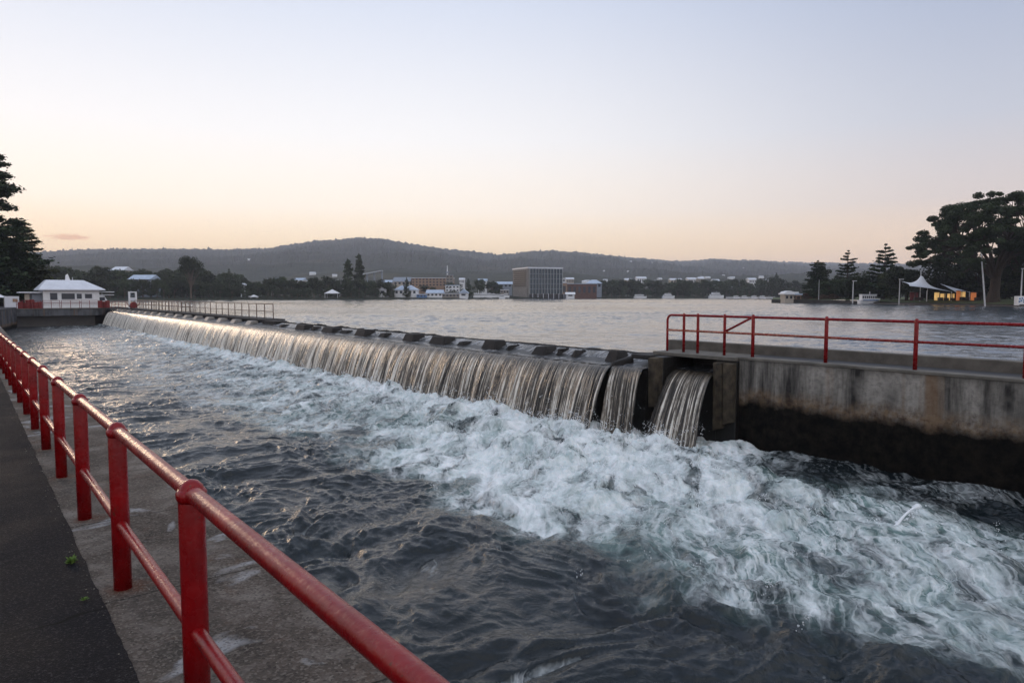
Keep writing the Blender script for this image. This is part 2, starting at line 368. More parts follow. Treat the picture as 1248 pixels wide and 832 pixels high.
# basin water
def basin():
    t = NT('basin_water'); v = t.coord()
    foam = t.attr('foam'); aer = t.attr('aer'); flow = t.attr('flow')
    wv = t.n('ShaderNodeTexNoise'); wv.inputs['Scale'].default_value = .75; wv.inputs['Detail'].default_value = 4; t.l(v, wv.inputs['Vector'])
    wa = t.n('ShaderNodeVectorMath', operation='SUBTRACT'); wa.inputs[1].default_value = (.5, .5, .5); t.l(wv.outputs['Color'], wa.inputs[0])
    ws = t.n('ShaderNodeVectorMath', operation='SCALE'); ws.inputs['Scale'].default_value = 1.15; t.l(wa.outputs[0], ws.inputs[0])
    wp = t.n('ShaderNodeVectorMath', operation='ADD'); t.l(v, wp.inputs[0]); t.l(ws.outputs[0], wp.inputs[1])
    mp = t.n('ShaderNodeMapping'); mp.inputs['Rotation'].default_value = (0, 0, R_(-44)); t.l(wp.outputs[0], mp.inputs[0])
    m2 = t.n('ShaderNodeMapping'); m2.inputs['Scale'].default_value = (.40, 1, 1); t.l(mp.outputs[0], m2.inputs[0])
    W = m2.outputs[0]
    cloud = t.noise(W, 1.25, 8, .64, .6)
    streak_m = t.n('ShaderNodeMapping'); streak_m.inputs['Scale'].default_value = (.20, 1.5, 1); t.l(mp.outputs[0], streak_m.inputs[0])
    streak = t.noise(streak_m.outputs[0], 2.6, 7, .66, .3)
    def line(src, sc_, k_, d_=2, dist=.35):
        n_ = t.noise(src, sc_, d_, .5, dist)
        a_ = t.math('ABSOLUTE', t.math('SUBTRACT', n_, .5))
        return t.math('POWER', t.mr(a_, 0, 1 / k_, 1, 0), 1.6)
    l1 = line(W, .85, 13, 4); l2 = line(W, 2.0, 11, 4); l3 = line(mp.outputs[0], 5.2, 9, 4); l4 = line(streak_m.outputs[0], 3.0, 11, 3, .4)
    web = t.math('ADD', t.math('ADD', t.math('MULTIPLY', l1, .55), t.math('MULTIPLY', l2, .45)), t.math('ADD', t.math('MULTIPLY', l3, .30), t.math('MULTIPLY', t.math('MULTIPLY', l4, flow), .75)))
    fpow = t.math('POWER', foam, 1.5)
    T = t.math('MULTIPLY', fpow, t.math('ADD', .02, t.math('MULTIPLY', t.math('MULTIPLY', web, 1.3), t.mr(cloud, .34, .62, .25, 2.0))))
    thick = t.math('MULTIPLY', t.math('SUBTRACT', foam, .58, clamp=True), t.mr(t.math('ADD', t.math('MULTIPLY', cloud, .6), t.math('MULTIPLY', t.noise(W, 3.4, 6, .68, .7), .4)), .42, .60, 0, 3.6))
    T = t.math('ADD', T, thick)
    k = t.math('SUBTRACT', 1, t.math('EXPONENT', t.math('MULTIPLY', T, -1.5)), clamp=True)
    k = t.mr(k, .07, .93, 0, .96)
    deep = t.ramp(t.noise(v, .5, 3), [(.3, (.004, .007, .009)), (.7, (.007, .013, .016))])
    teal = t.ramp(streak, [(.3, (.06, .115, .108)), (.7, (.20, .31, .29))])
    body = t.mix(t.math('MULTIPLY', aer, t.mr(cloud, .40, .58, .12, 1)), deep, teal)
    fcol = t.ramp(t.math('ADD', t.math('MULTIPLY', t.noise(W, 5, 6, .7), .5), t.math('MULTIPLY', t.noise(W, 1.4, 5, .6, .5), .5)), [(.36, (.42, .50, .50)), (.48, (.70, .75, .755)), (.60, (.90, .92, .93))])
    c = t.mix(k, body, fcol)
    rip1 = t.noise(t.coord((1, .7, 1), (0, 0, R_(25))), 4.5, 5, .58, 1.6)
    rip2 = t.noise(W, 11, 6, .7, .8)
    hb = t.math('ADD', t.math('MULTIPLY', rip1, 1.0), t.math('MULTIPLY', rip2, .20))
    hb = t.math('ADD', hb, t.math('MULTIPLY', k, .35))
    yb = t.n('ShaderNodeSeparateXYZ'); t.l(v, yb.inputs[0])
    t.set(Base_Color=c, Roughness=t.math('MAXIMUM', t.mr(k, 0, 1, .06, .75), t.mr(yb.outputs[1], 8, 35, .05, .24)), IOR=1.39, Normal=t.bump(hb, .75, .042))
    t.l(t.mr(k, 0, 1, .5, .2), t.b.inputs['Specular IOR Level'])
    t.l(t.math('MULTIPLY', k, .25), t.b.inputs['Subsurface Weight']); t.b.inputs['Subsurface Radius'].default_value = (.05, .09, .10)
    t.b.inputs['Subsurface Scale'].default_value = .3
    return t.mat
M['basin'] = basin()

# falling water
def fall_mat():
    t = NT('falling_water'); u = t.attr('along'); vv = t.attr('down'); th = t.attr('thin')
    cx = t.n('ShaderNodeCombineXYZ'); t.l(t.math('ADD', u, t.math('MULTIPLY', vv, .03)), cx.inputs[0]); t.l(t.math('MULTIPLY', vv, .07), cx.inputs[1])
    V = cx.outputs[0]
    s1 = t.noise(V, 2.6, 3, .6, .1); s2 = t.noise(V, 15, 3, .6, .08); s3 = t.noise(V, 46, 2, .6)
    cxb = t.n('ShaderNodeCombineXYZ'); t.l(u, cxb.inputs[0]); t.l(t.math('MULTIPLY', vv, 1.6), cxb.inputs[1])
    br = t.noise(cxb.outputs[0], 9, 5, .7, .4)
    s = t.math('ADD', t.math('MULTIPLY', s1, .34), t.math('ADD', t.math('MULTIPLY', s2, .42), t.math('MULTIPLY', s3, .24)))
    s = t.math('ADD', s, t.math('MULTIPLY', t.math('SUBTRACT', br, .5), .09))
    s = t.math('SUBTRACT', s, t.math('MULTIPLY', th, .10))
    white = t.mr(s, .47, .60, 0, 1, True)
    white = t.math('MULTIPLY', white, t.mr(vv, 0, .12, .25, 1))
    c = t.ramp(white, [(0, (.034, .028, .022)), (.4, (.19, .155, .115)), (1, (.80, .74, .65))])
    hole = t.mr(s, .40, .47, .15, 1, True)
    alpha = t.math('MAXIMUM', hole, t.mr(vv, .02, .22, 1, 0))
    t.set(Base_Color=c, Roughness=t.mr(white, 0, 1, .12, .30), IOR=1.4, Alpha=alpha, Normal=t.bump(t.math('ADD', s, 0), .9, .12))
    t.b.inputs['Specular IOR Level'].default_value = .7
    return t.mat
M['fall'] = fall_mat()

# water sliding over the sill
def sill_mat():
    t = NT('sliding_water')
    st = t.noise(t.coord((.5, 1.6, 1)), 2.6, 7, .66, .7)
    foam = t.attr('foam')
    k = t.mr(t.math('ADD', st, t.math('MULTIPLY', foam, .16)), .52, .74, 0, .85, True)
    c = t.mix(k, (.03, .032, .034), (.34, .34, .35))
    t.set(Base_Color=c, Roughness=t.mr(k, 0, 1, .10, .4), IOR=1.333, Normal=t.bump(t.noise(t.coord((.5, 1.4, 1)), 5, 6, .66, .6), .7, .07))
    return t.mat
M['sill'] = sill_mat()

M['grass'] = simple('park_grass', (.055, .075, .018), .9, .4, .35, .03)
M['verge'] = simple('rough_grass', (.04, .05, .02), .95, .4, .6, .04)
M['seawall'] = simple('dark_seawall_stone', (.045, .038, .033), .85, .5, .8, .04)
M['bank'] = simple('brown_gravel_bank', (.10, .083, .068), .9, .4, .6, .03)

# hills
t = NT('forested_hill'); v = t.coord()
a = t.noise(v, .0035, 6, .62); b = t.noise(v, .03, 6, .7)
c = t.ramp(b, [(.3, (.018, .024, .016)), (.7, (.052, .055, .034))])
c = t.mix(t.mr(a, .58, .68, 0, .55), c, (.11, .095, .06))
t.set(Base_Color=c, Roughness=.95, Normal=t.bump(t.noise(v, .06, 5, .7), 1.0, 9.0)); t.b.inputs['Specular IOR Level'].default_value = .1
M['hill'] = t.mat

# ------------------------------------------------------------------ world
SUNAZ = R_(2); LAMPAZ = R_(-1); SUNEL = R_(6.5)
sunv = Vector((math.sin(SUNAZ), math.cos(SUNAZ), 0))
w = bpy.data.worlds.new('World'); sc.world = w; w.use_nodes = True
class WN(NT):
    def __init__(s): s.t = w.node_tree
wn = WN()
bg = w.node_tree.nodes['Background']
tc = wn.n('ShaderNodeTexCoord'); dirv = tc.outputs['Generated']
sx = wn.n('ShaderNodeSeparateXYZ'); wn.l(dirv, sx.inputs[0]); dz = sx.outputs[2]
fl = wn.n('ShaderNodeVectorMath', operation='MULTIPLY'); fl.inputs[1].default_value = (1, 1, 0); wn.l(dirv, fl.inputs[0])
nm = wn.n('ShaderNodeVectorMath', operation='NORMALIZE'); wn.l(fl.outputs[0], nm.inputs[0])
dt = wn.n('ShaderNodeVectorMath', operation='DOT_PRODUCT'); dt.inputs[1].default_value = sunv; wn.l(nm.outputs[0], dt.inputs[0])
ca = dt.outputs['Value']
def lin(r, g, b): return tuple((x / 255 / 12.92) if x / 255 < .04045 else ((x / 255 + .055) / 1.055) ** 2.4 for x in (r, g, b))
el = wn.mr(dz, 0, .6)
sunside = wn.ramp(el, [(0, lin(282, 222, 150)), (.10, lin(276, 242, 188)), (.20, lin(262, 248, 230)), (.36, lin(242, 240, 240)), (.66, lin(201, 209, 226)), (.85, lin(184, 195, 217)), (1, lin(186, 197, 217))])
midside = wn.ramp(el, [(0, lin(272, 212, 150)), (.10, lin(256, 219, 178)), (.20, lin(212, 199, 193)), (.36, lin(184, 188, 200)), (.70, lin(142, 158, 188)), (.85, lin(140, 156, 188)), (1, lin(150, 165, 194))])
farside = wn.ramp(el, [(0, lin(200, 190, 194)), (.12, lin(232, 216, 216)), (.25, lin(238, 232, 236)), (.5, lin(234, 236, 242)), (1, lin(226, 230, 238))])  # sky behind the view, brightened to light the foreground
g1 = wn.mix(wn.mr(ca, .25, .95, 0, 1, True), midside, sunside)
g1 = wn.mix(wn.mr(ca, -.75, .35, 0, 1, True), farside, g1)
# small lit clouds low beside the glow
cd = ray(85, 289); cd = cd / np.linalg.norm(cd)
df = wn.n('ShaderNodeVectorMath', operation='SUBTRACT'); df.inputs[1].default_value = tuple(cd); wn.l(dirv, df.inputs[0])
ds = wn.n('ShaderNodeVectorMath', operation='MULTIPLY'); ds.inputs[1].default_value = (34, 34, 210); wn.l(df.outputs[0], ds.inputs[0])
dl = wn.n('ShaderNodeVectorMath', operation='LENGTH'); wn.l(ds.outputs[0], dl.inputs[0])
nz = wn.n('ShaderNodeTexNoise'); nz.inputs['Scale'].default_value = 3.0; nz.inputs['Detail'].default_value = 5; wn.l(ds.outputs[0], nz.inputs['Vector'])
cm = wn.math('SUBTRACT', wn.math('ADD', wn.math('MULTIPLY', nz.outputs['Fac'], 1.5), .05), dl.outputs['Value'])
cmask = wn.mr(cm, -.1, .4, 0, .75, True)
g1 = wn.mix(cmask, g1, lin(232, 168, 120))
sky = wn.n('ShaderNodeTexSky'); sky.sky_type = 'NISHITA'; sky.sun_disc = False; sky.sun_elevation = R_(2.0); sky.sun_rotation = LAMPAZ; sky.air_density = 1.2
skm = wn.n('ShaderNodeVectorMath', operation='SCALE'); skm.inputs['Scale'].default_value = .10; wn.l(sky.outputs[0], skm.inputs[0])
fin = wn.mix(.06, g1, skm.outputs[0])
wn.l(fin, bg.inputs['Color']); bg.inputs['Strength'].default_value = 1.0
sd = bpy.data.lights.new('sun', 'SUN'); so = bpy.data.objects.new('sun', sd); col.objects.link(so)
sd.energy = .6; sd.angle = R_(13); sd.color = (1.0, .72, .48)
so.rotation_euler = Vector((math.sin(LAMPAZ) * math.cos(SUNEL), math.cos(LAMPAZ) * math.cos(SUNEL), math.sin(SUNEL))).to_track_quat('Z', 'Y').to_euler()

sc.view_settings.view_transform = 'Standard'; sc.view_settings.look = 'None'; sc.view_settings.gamma = 1; sc.view_settings.exposure = 0.42
sc.cycles.use_denoising = True; sc.cycles.denoising_prefilter = 'ACCURATE'; sc.cycles.sample_clamp_indirect = 4
sc.cycles.max_bounces = 8; sc.cycles.volume_bounces = 1; sc.cycles.transparent_max_bounces = 24; sc.cycles.caustics_reflective = False; sc.cycles.caustics_refractive = False

# ------------------------------------------------------------------ levels
ZB = -2.37; ZL = -0.12; XQ = 1.62; XL = 15.6; XW = 16.7; YE = 110.0
def pz(y):
    y = np.asarray(y, float)
    return np.where(y < 30, -.0144 * y, np.interp(y, [30, 100, 400], [-.432, 0, 0]))

# ------------------------------------------------------------------ far land (one sheet to the horizon)
_SU = np.array([-1400, -300, 60, 200, 350, 480, 640, 760, 900, 1000, 1300, 2400]); _SZ = np.array([200, 235, 250, 262, 300, 330, 370, 440, 440, 450, 470, 500])
_EU = np.array([-1400, -400, -100, 20, 60, 110, 160, 205, 245, 300, 335, 345, 375, 405, 440, 470, 500, 540, 575, 608, 625, 645, 672, 700, 745, 800, 830, 870, 920, 960, 1000, 1070, 1130, 1250, 1500, 2400])
_EY = np.array([330, 318, 312, 311, 309, 306, 305, 304, 303, 302, 301, 298, 294, 291.5, 289.5, 291, 297, 303, 306.5, 310.5, 309, 306, 305, 307, 312, 316.5, 318.5, 315.5, 317.5, 319.5, 320.5, 321.5, 321.5, 322, 324, 330])
def shore(px): return np.interp(px, _SU, _SZ)
def terr(px, Z):
    px = np.asarray(px, float); Z = np.asarray(Z, float)
    d = Z - shore(px)
    zr = np.interp(px, [-400, 300, 440, 700, 820, 1200], [2600, 2800, 3000, 3100, 3900, 4300])
    z = -1.6 + 2.2 * sstep(-6, 3, d) + 1.0 * sstep(5, 60, d)
    left = sstep(300, 120, px) * 13 * sstep(30, 160, d) + (sstep(300, 480, px)) * 5 * sstep(60, 240, d)
    z = z + left
    et = 1.77 + zr * (360 - np.interp(px, _EU, _EY)) / 832.0
    q = np.clip((Z - 620) / (zr - 620), 0, 1.0)
    X = (px - 624) / 832 * Z
    rel = fbm(X / 420 + 5, Z / 420, 5, 3) * 75 * q * (1 - q) * 2.4
    ridge = sstep(0, 1, q) ** .9 if False else q ** 1.25
    hill = (et - 8) * ridge + rel
    past = np.clip((Z - zr) / 2500, 0, 1)
    return z + np.where(q > 0, hill, 0) - past * et * .3
def wpt(px, Z, z=0.0):
    u = (px - 624) / 832.0 * Z
    return np.array([RT[0] * u + FW[0] * Z, RT[1] * u + FW[1] * Z, z])
pxs = np.concatenate([np.arange(-1400, -120, 10), np.arange(-120, 1380, 1.4), np.arange(1380, 2500, 10)])
offs = np.concatenate([[-12, -6, -3, 0, 3, 8, 20, 40, 70, 110, 160, 230, 300], np.geomspace(380, 4600, 120)])
P, O = np.meshgrid(pxs, offs); Zd = shore(P) + O
H = terr(P, Zd)
ridgefac = sstep(900, 2400, Zd)
H = H + ridgefac * (np.abs(fbm(P / 3.1, Zd / 60, 3, 21)) * 16 + np.maximum(0, pn(P / 2.2, Zd / 40, 31)) * 12 - 4)
U = (P - 624) / 832 * Zd
hm = grid_mesh('hills', RT[0] * U + FW[0] * Zd, RT[1] * U + FW[1] * Zd, H, M['hill'], smooth=False)
tag(obj('hills', hm, None), kind='structure')

# lake sheet (large, reaches under all land), leaves out the basin
_pxl = np.concatenate([np.arange(-700, -60, 40), np.arange(-60, 1320, 1.9), np.arange(1320, 3200, 40)])
_zl = np.concatenate([[1.0], np.geomspace(8, 14, 20), np.geomspace(14.1, 520, 760)])
Pl, Zl_ = np.meshgrid(_pxl, _zl); Ul = (Pl - 624) / 832 * Zl_; Xl = RT[0] * Ul + FW[0] * Zl_; Yl = RT[1] * Ul + FW[1] * Zl_
fx, fy = Xl + fbm(Xl * .12, Yl * .12, 2, 300) * 2, Yl + fbm(Xl * .12, Yl * .12, 2, 301) * 2
gl = .65 + .5 * fbm(Xl * .02, Yl * .035, 3, 310) * 2
Wl = fbm(fx * .55, fy * .42, 2, 320, .5, 2) * .095 + fbm(fx * 1.5, fy * 1.2, 3, 330, .55, 0) * .070
Hl = ZL + Wl * np.clip(gl, .25, 1.3) * np.interp(Zl_, [0, 60, 200, 500], [.8, 1.0, 1.5, 2.2])
lm = grid_mesh('lake', Xl, Yl, Hl, M['lake'])
import bmesh
bm_ = bmesh.new(); bm_.from_mesh(lm); bmesh.ops.delete(bm_, geom=[v for v in bm_.verts if v.co.x < 17.3 and v.co.y < 126], context='VERTS'); bm_.to_mesh(lm); bm_.free()
mb = MB()
mb.add([(17.28, -400, ZL - .25), (2500, -400, ZL - .25), (2500, 2500, ZL - .25), (17.28, 2500, ZL - .25)], [(0, 1, 2, 3)])
mb.add([(-2500, 125, ZL - .25), (17.28, 125, ZL - .25), (17.28, 2500, ZL - .25), (-2500, 2500, ZL - .25)], [(0, 1, 2, 3)])
tag(obj('lake_margin', mb, M['lake']), kind='structure')
tag(obj('lake', lm, None), kind='structure')

# ------------------------------------------------------------------ basin water
xs = np.linspace(XQ + .01, 16.74, 480)
ys = [-14.0]
while ys[-1] < YE - .2:
    y = ys[-1]; ys.append(y + (.09 if y < 1.5 else .032 if y < 14 else .032 + (y - 14) * .0036))
ys = np.array(ys); X, Y = np.meshgrid(xs, ys)
wx = X + fbm(X * .22, Y * .22, 3, 60) * 1.6; wy = Y + fbm(X * .22 + 9, Y * .22, 3, 61) * 1.6
bound = np.interp(Y, [-14, 0, 2, 4, 9, 13, 17, 21, 26, 34, 44, 63, 80, 110], [9.0, 8.0, 7.8, 7.0, 7.0, 7.2, 8.2, 7.0, 7.2, 8.6, 10.2, 12.0, 13.2, 14.0])
bx = bound + fbm(X * .35, Y * .35, 4, 70) * 2.2
inside = sstep(-.9, 1.4, wx - bx)
str_ = np.interp(Y, [-14, 0, 3, 7, 9, 16, 20, 28, 45, 70, 110], [.44, .48, .52, .62, .82, .84, .68, .66, .62, .54, .45])
fo = inside * str_
nearfall = sstep(12.2, 13.9, X) * np.interp(Y, [9, 10.6, 14, 60, 110], [0, .35, .38, .34, .25])
# thick white water
fo = fo + inside * (.30 * np.exp(-((wx - 11.6) / 2.0) ** 2 - ((wy - 12.0) / 3.2) ** 2))
fo = fo + nearfall
# dark slack strip beside the retaining wall
slack = sstep(13.3, 14.9, X + fbm(X * .7, Y * .7, 3, 77) * .8) * sstep(11.0, 8.5, Y)
fo = fo * (1 - .55 * slack)
# calmer teal pools within
fo = fo - inside * .22 * np.maximum(0, fbm(X * .33, Y * .33, 2, 81)) * 2
# bluish thin foam further left
thin = sstep(5.0, 8.0, X + fbm(X * .2, Y * .1, 3, 83) * 2.5) * np.interp(Y, [14, 20, 60, 110], [0, .50, .48, .30])
fo = np.maximum(fo, thin)
# a few trailing foam lines in the dark water
trail = sstep(.74, .95, fbm(wx * .42 + 20, wy * .25, 3, 400, .5, 2)) * np.interp(Y, [-14, 0, 12, 40, 110], [.30, .34, .38, .34, .2])
fo = np.maximum(fo, trail)
fo = np.clip(fo, 0, 1)
aer = np.clip(inside * np.interp(Y, [-14, 0, 8, 18, 24, 40], [.75, .85, .9, .85, .55, .25]) * (1 - slack), 0, 1)
amp = np.clip(fo * 1.15, 0, 1)
bil = fbm(wx * .75, wy * .75, 5, 100, .55, 1); bil2 = fbm(wx * .42 + 3, wy * .42, 3, 120, .5, 0)
rid = fbm(wx * .55 + fbm(X * .5, Y * .5, 2, 141) * .6, wy * .62, 4, 140, .42, 2)
bil3 = fbm(wx * 2.7, wy * 2.7, 3, 190, .55, 1)
rid2 = fbm(wx * 1.5 + bil2 * 2, wy * 1.2, 3, 340, .5, 2); rid3 = fbm(wx * 3.6 + rid * 1.5, wy * 3.0, 2, 350, .5, 2)
sm = fbm(X * .38 + 4, Y * .5, 3, 160)
damp = np.interp(Y, [0, 14, 30, 60, 110], [1, 1, .72, .5, .35])
core = np.exp(-((X - 12.2) / 2.6) ** 2) * np.interp(Y, [3, 8, 12, 20, 40, 110], [.15, .7, 1.15, .9, .5, .3])
Hh = ZB + damp * ((1 - amp) * (.62 + .9 * np.clip(fbm(X * .16 + 7, Y * .16, 2, 420) + .45, 0, 1.1)) * (rid * .15 + rid2 * .050 + rid3 * .024 + sm * .17) + amp * (bil * .20 + bil2 * .18 + bil3 * .045)) + core * (.16 + bil * .26 + bil2 * .2)
Hh = Hh + np.exp(-((X - 14.1) / .55) ** 2) * nearfall * (.45 + fbm(X * 1.5, Y * 1.5, 4, 180, .6) * .8)
wm = grid_mesh('water', X, Y, Hh, M['basin'], {'foam': fo, 'aer': aer, 'flow': sstep(10, 5, Y + fbm(X * .3, Y * .3, 2, 90) * 2)})
tag(obj('water', wm, None), kind='structure')

# ------------------------------------------------------------------ path, quay
ya = np.linspace(-12, 112, 125)
def strip(name, xa, xb, dz, mat, nx=3, wob=0):
    xx = np.linspace(xa, xb, nx); Xs, Ys = np.meshgrid(xx, ya); return obj(name, grid_mesh(name, Xs, Ys, pz(Ys) + dz, mat, smooth=False), None)
ys2 = np.linspace(-12, 112, 1900); Xs, Ys = np.meshgrid(np.array([-4.2, -2, 0, .3, .52]), ys2)
edge = fbm(ys2 * 1.5, ys2 * 0, 4, 5) * .022 + fbm(ys2 * 11, ys2 * 0, 3, 6) * .010
Xs[:, 4] = .56 + edge
tag(obj('path', grid_mesh('path', Xs, Ys, pz(Ys) + .008, M['asphalt'], smooth=False), None), kind='structure')
q = thing('quay_wall', 'brown weathered concrete quay strip that carries the long red handrail beside the asphalt path', 'quay wall', (XQ - .5, 0, 0))
ysq = np.linspace(-12, 112, 90)
prof = [(.40, 0.0), (XQ - .035, 0.0), (XQ - .008, -.010), (XQ, -.04), (XQ + .0, -3.4)]
Xp = np.array([p[0] for p in prof]); Zp = np.array([p[1] for p in prof])
Xg = np.repeat(Xp[None, :], len(ysq), 0); Yg = np.repeat(ysq[:, None], len(Xp), 1); Zg = pz(Yg) + Zp[None, :]
cap_ = grid_mesh('coping', Xg[:, :4], Yg[:, :4], Zg[:, :4], M['concrete'], smooth=False)
o = obj('coping', cap_, None, q); o.location = (-(XQ - .5), 0, 0)
fc = grid_mesh('wall', Xg[:, 3:], Yg[:, 3:], Zg[:, 3:], M['tide'], smooth=False)
o = obj('wall', fc, None, q); o.location = (-(XQ - .5), 0, 0)
# ground on the land side
gx = np.array([-900, -120, -40, -12, -4.15]); gy = np.concatenate([[-400, -100], np.linspace(-12, 112, 20), [160, 230]])
Xs, Ys = np.meshgrid(gx, gy)
tag(obj('ground', grid_mesh('ground', Xs, Ys, pz(np.clip(Ys, -12, 112)) - .03 + 0 * Xs, M['verge'], smooth=False), None), kind='structure')

def weed(px, py, n, s, label):
    p = on_z(px, py, -.06); m = MB(); q4 = []
    for i in range(n):
        a = rng.uniform(0, 6.28); L = s * rng.uniform(.5, 1); w_ = s * .16; ti = rng.uniform(.2, 1.2)
        d = np.array([math.cos(a) * math.cos(ti), math.sin(a) * math.cos(ti), math.sin(ti)]); sd_ = np.array([-math.sin(a), math.cos(a), 0]) * w_
        b0 = rng.normal(0, s * .22, 3) * np.array([.6, 1.6, 0]); mid = b0 + d * L * .55; tip = b0 + d * L - np.array([0, 0, L * .15])
        q4.append([b0 - sd_ * .3, mid - sd_, tip, mid + sd_])
    m.quads(np.array(q4)); o = obj('weed', m, M['weed']); o.location = (p[0], p[1], float(pz(p[1])) + .012)
    tag(o, label, 'weed')
weed(87, 683, 70, .055, 'green weed tuft growing in the seam between asphalt and concrete')
weed(103, 731, 26, .03, 'tiny pale weed sprig at the asphalt seam beyond the nearest cracked joint')

m = MB(); pr = np.random.default_rng(31)
for i in range(900):
    y = pr.uniform(1.5, 16); x = .57 + abs(pr.normal(0, .05)) * (1 if pr.random() < .75 else -1) if pr.random() < .55 else pr.uniform(.6, 1.55)
    s_ = pr.uniform(.002, .006) * (1.5 if pr.random() < .1 else 1); zz_ = float(pz(y)) + (.008 if x < .57 else 0)
    m.add(np.array([(1, 0, 0), (-.8, .3, 0), (.2, 1, 0), (-.1, -1, 0), (0, 0, .8), (0, 0, -.3)]) * s_ + np.array([x, y, zz_ + s_ * .2]), [(0, 2, 4), (2, 1, 4), (1, 3, 4), (3, 0, 4), (2, 0, 5), (1, 2, 5), (3, 1, 5), (0, 3, 5)])
tag(obj('grit', m, simple('grit', (.20, .18, .155), .9, .6, 40)), 'loose grit scattered along the asphalt seam', kind='stuff')
# ------------------------------------------------------------------ railings
def rail_fence(name, label, X0, ys_, h, hm_, rp, rr, mat, zf, top_over=.0, n=18, ext=(0.9, .9), collar=True, rails_step=2.0):
    t = thing(name, label, 'railing', (X0, ys_[0], float(zf(ys_[0]))))
    for y in ys_:
        m = MB(); z0 = float(zf(y))
        m.tube([(X0, y, z0 - .02), (X0, y, z0 + h * .5), (X0, y, z0 + h + rr * .15)], rp, n, dome=True)
        if collar: m.tube([(X0, y, z0 + h - rr * 1.05), (X0, y, z0 + h - rr * .55), (X0, y, z0 + h + rr * .1), (X0, y, z0 + h + rr * .55)], [rp * 1.0, rp * 1.14, rp * 1.16, rp * .95], n)
        o = obj('post', m, mat, t, smooth=True, world=True)
        em = o.data; 
    a, b = ys_[0] - ext[0], ys_[-1] + ext[1]
    yy_ = np.arange(a, b + .01, rails_step)
    if b - yy_[-1] > .1: yy_ = np.append(yy_, b)
    for nm_, hh, r_ in (('top_rail', h, rr), ('middle_rail', hm_, rr * .88)):
        m = MB(); m.tube([(X0, y, float(zf(y)) + hh) for y in yy_], r_, n); obj(nm_, m, mat, t, smooth=True, world=True)
    return t
rail_fence('railing', 'long thick red painted pipe handrail running beside the asphalt path', .69, [1.0 - 3.62, 1.0 - 1.81, 1.0] + [1.19 + 1.81 * k for k in range(1, 60)], 1.0, .415, .052, .034, M['red'], pz, ext=(.9, .4), rails_step=1.81)

# right-hand railing over the retaining wall
rt = thing('railing', 'red pipe handrail with a rounded end and brace on the stained concrete retaining wall', 'railing', (16.95, 13.2, .07))
ZD = .07; XR = 16.95
ypost = [on_x(850, 432, XR)[1], on_x(833, 432, XR)[1], on_x(882.5, 434, XR)[1]] + [on_x(917, 436, XR)[1], on_x(1006, 442, XR)[1], on_x(1115, 449, XR)[1]]
dyp = ypost[4] - ypost[5]
ypost += [ypost[5] - dyp * k for k in range(1, 12)]
for i, y in enumerate(ypost):
    m = MB(); m.tube([(XR, y, ZD - .01), (XR, y, ZD + .6), (XR, y, ZD + 1.13)], .047 if i > 2 else .042, 14, dome=True); obj('post', m, M['red'], rt, smooth=True, world=True)
yend = on_x(813, 430, XR)[1]; rad = .16
curve = [(XR, yend, ZD - .01), (XR, yend, ZD + .5), (XR, yend, ZD + 1.1 - rad)] + [(XR, yend - rad + rad * math.cos(a), ZD + 1.1 - rad + rad * math.sin(a)) for a in np.linspace(.2, math.pi / 2, 6)] + [(XR, yend - .6, ZD + 1.1), (XR, ypost[-1], ZD + 1.1)]
m = MB(); m.tube(curve, .036, 14); obj('top_rail', m, M['red'], rt, smooth=True, world=True)
m = MB(); m.tube([(XR, yend, ZD + .64), (XR, ypost[-1], ZD + .64)], .033, 12); obj('middle_rail', m, M['red'], rt, smooth=True, world=True)
m = MB(); m.tube([(XR, ypost[2], ZD + .66), (XR, ypost[3] + .06, ZD + 1.08)], .033, 12); obj('brace', m, M['red'], rt, smooth=True, world=True)

# ------------------------------------------------------------------ retaining wall
YA0, YA1 = 12.98, 13.32      # pier beside the falls
YB0, YB1 = 10.84, 11.50      # pier at the end of the wall
rw = thing('retaining_wall', 'streaked grey concrete wall with a rusty tide line and black wet foot under the short red handrail', 'wall', (17, 0, 0))
m = MB(); m.box(XW, 17.9, -60, YB0 + .02, -4, .0); obj('wall', m, M['tide'], rw, world=True)
m = MB(); m.box(XW - .03, XW + .42, -60, YB0 + .02, .002, .07); obj('coping', m, M['coping'], rw, world=True, bevel=.012)
m = MB(); m.box(XW + .42, 17.9, -60, YB0 + .02, .002, .062); obj('deck', m, M['deckgrey'], rw, world=True)
m = MB(); m.box(17.9, 18.2, -60, 14.35, -1.5, .33); obj('parapet', m, M['coping'], rw, world=True, bevel=.02)
fb = thing('footbridge', 'thin concrete footbridge slab under the railing end, spanning the narrow sluice opening', 'footbridge', (17.2, 12, 0))
m = MB(); m.box(16.5, 17.88, YB0 + .03, 13.75, -.045, .055); obj('slab', m, M['coping'], fb, world=True, bevel=.012)

def pier(y0, y1, zlow, label, seed, xf=16.22, n=2):
    r = np.random.default_rng(seed); t = thing('pier', label, 'pier', (16.6, (y0 + y1) / 2, -2.4))
    m = MB(); m.box(xf + .34, 17.85, y0, y1, -4, -.05); obj('body', m, M['wetrock'], t, world=True, bevel=.03)
    ww = (y1 - y0) / n
    for i in range(n):
        a = y0 + i * ww + .012; b = y0 + (i + 1) * ww - .012; d = r.uniform(0, .12); zl = zlow + r.uniform(-.25, .25)
        m = MB(); x0 = xf + d
        m.hexa([(x0 + .1, a, zl), (xf + .9, a, zl), (x0 + .06, b, zl - .1), (xf + .9, b, zl - .1), (x0, a, -.06 - d * .4), (xf + .9, a, -.056), (x0 + .03, b, -.07 - d * .4), (xf + .9, b, -.056)])
        obj('pilaster', m, M['ochre'], t, world=True, bevel=.035)
    return t
pier(YA0, YA1, -1.35, 'ochre stained stone pier between the short waterfall and the narrow sluice fall', 3, 15.7, 1)
pier(YB0, YB1, -1.75, 'ochre stained stone pier where the sluice meets the streaked retaining wall', 4)
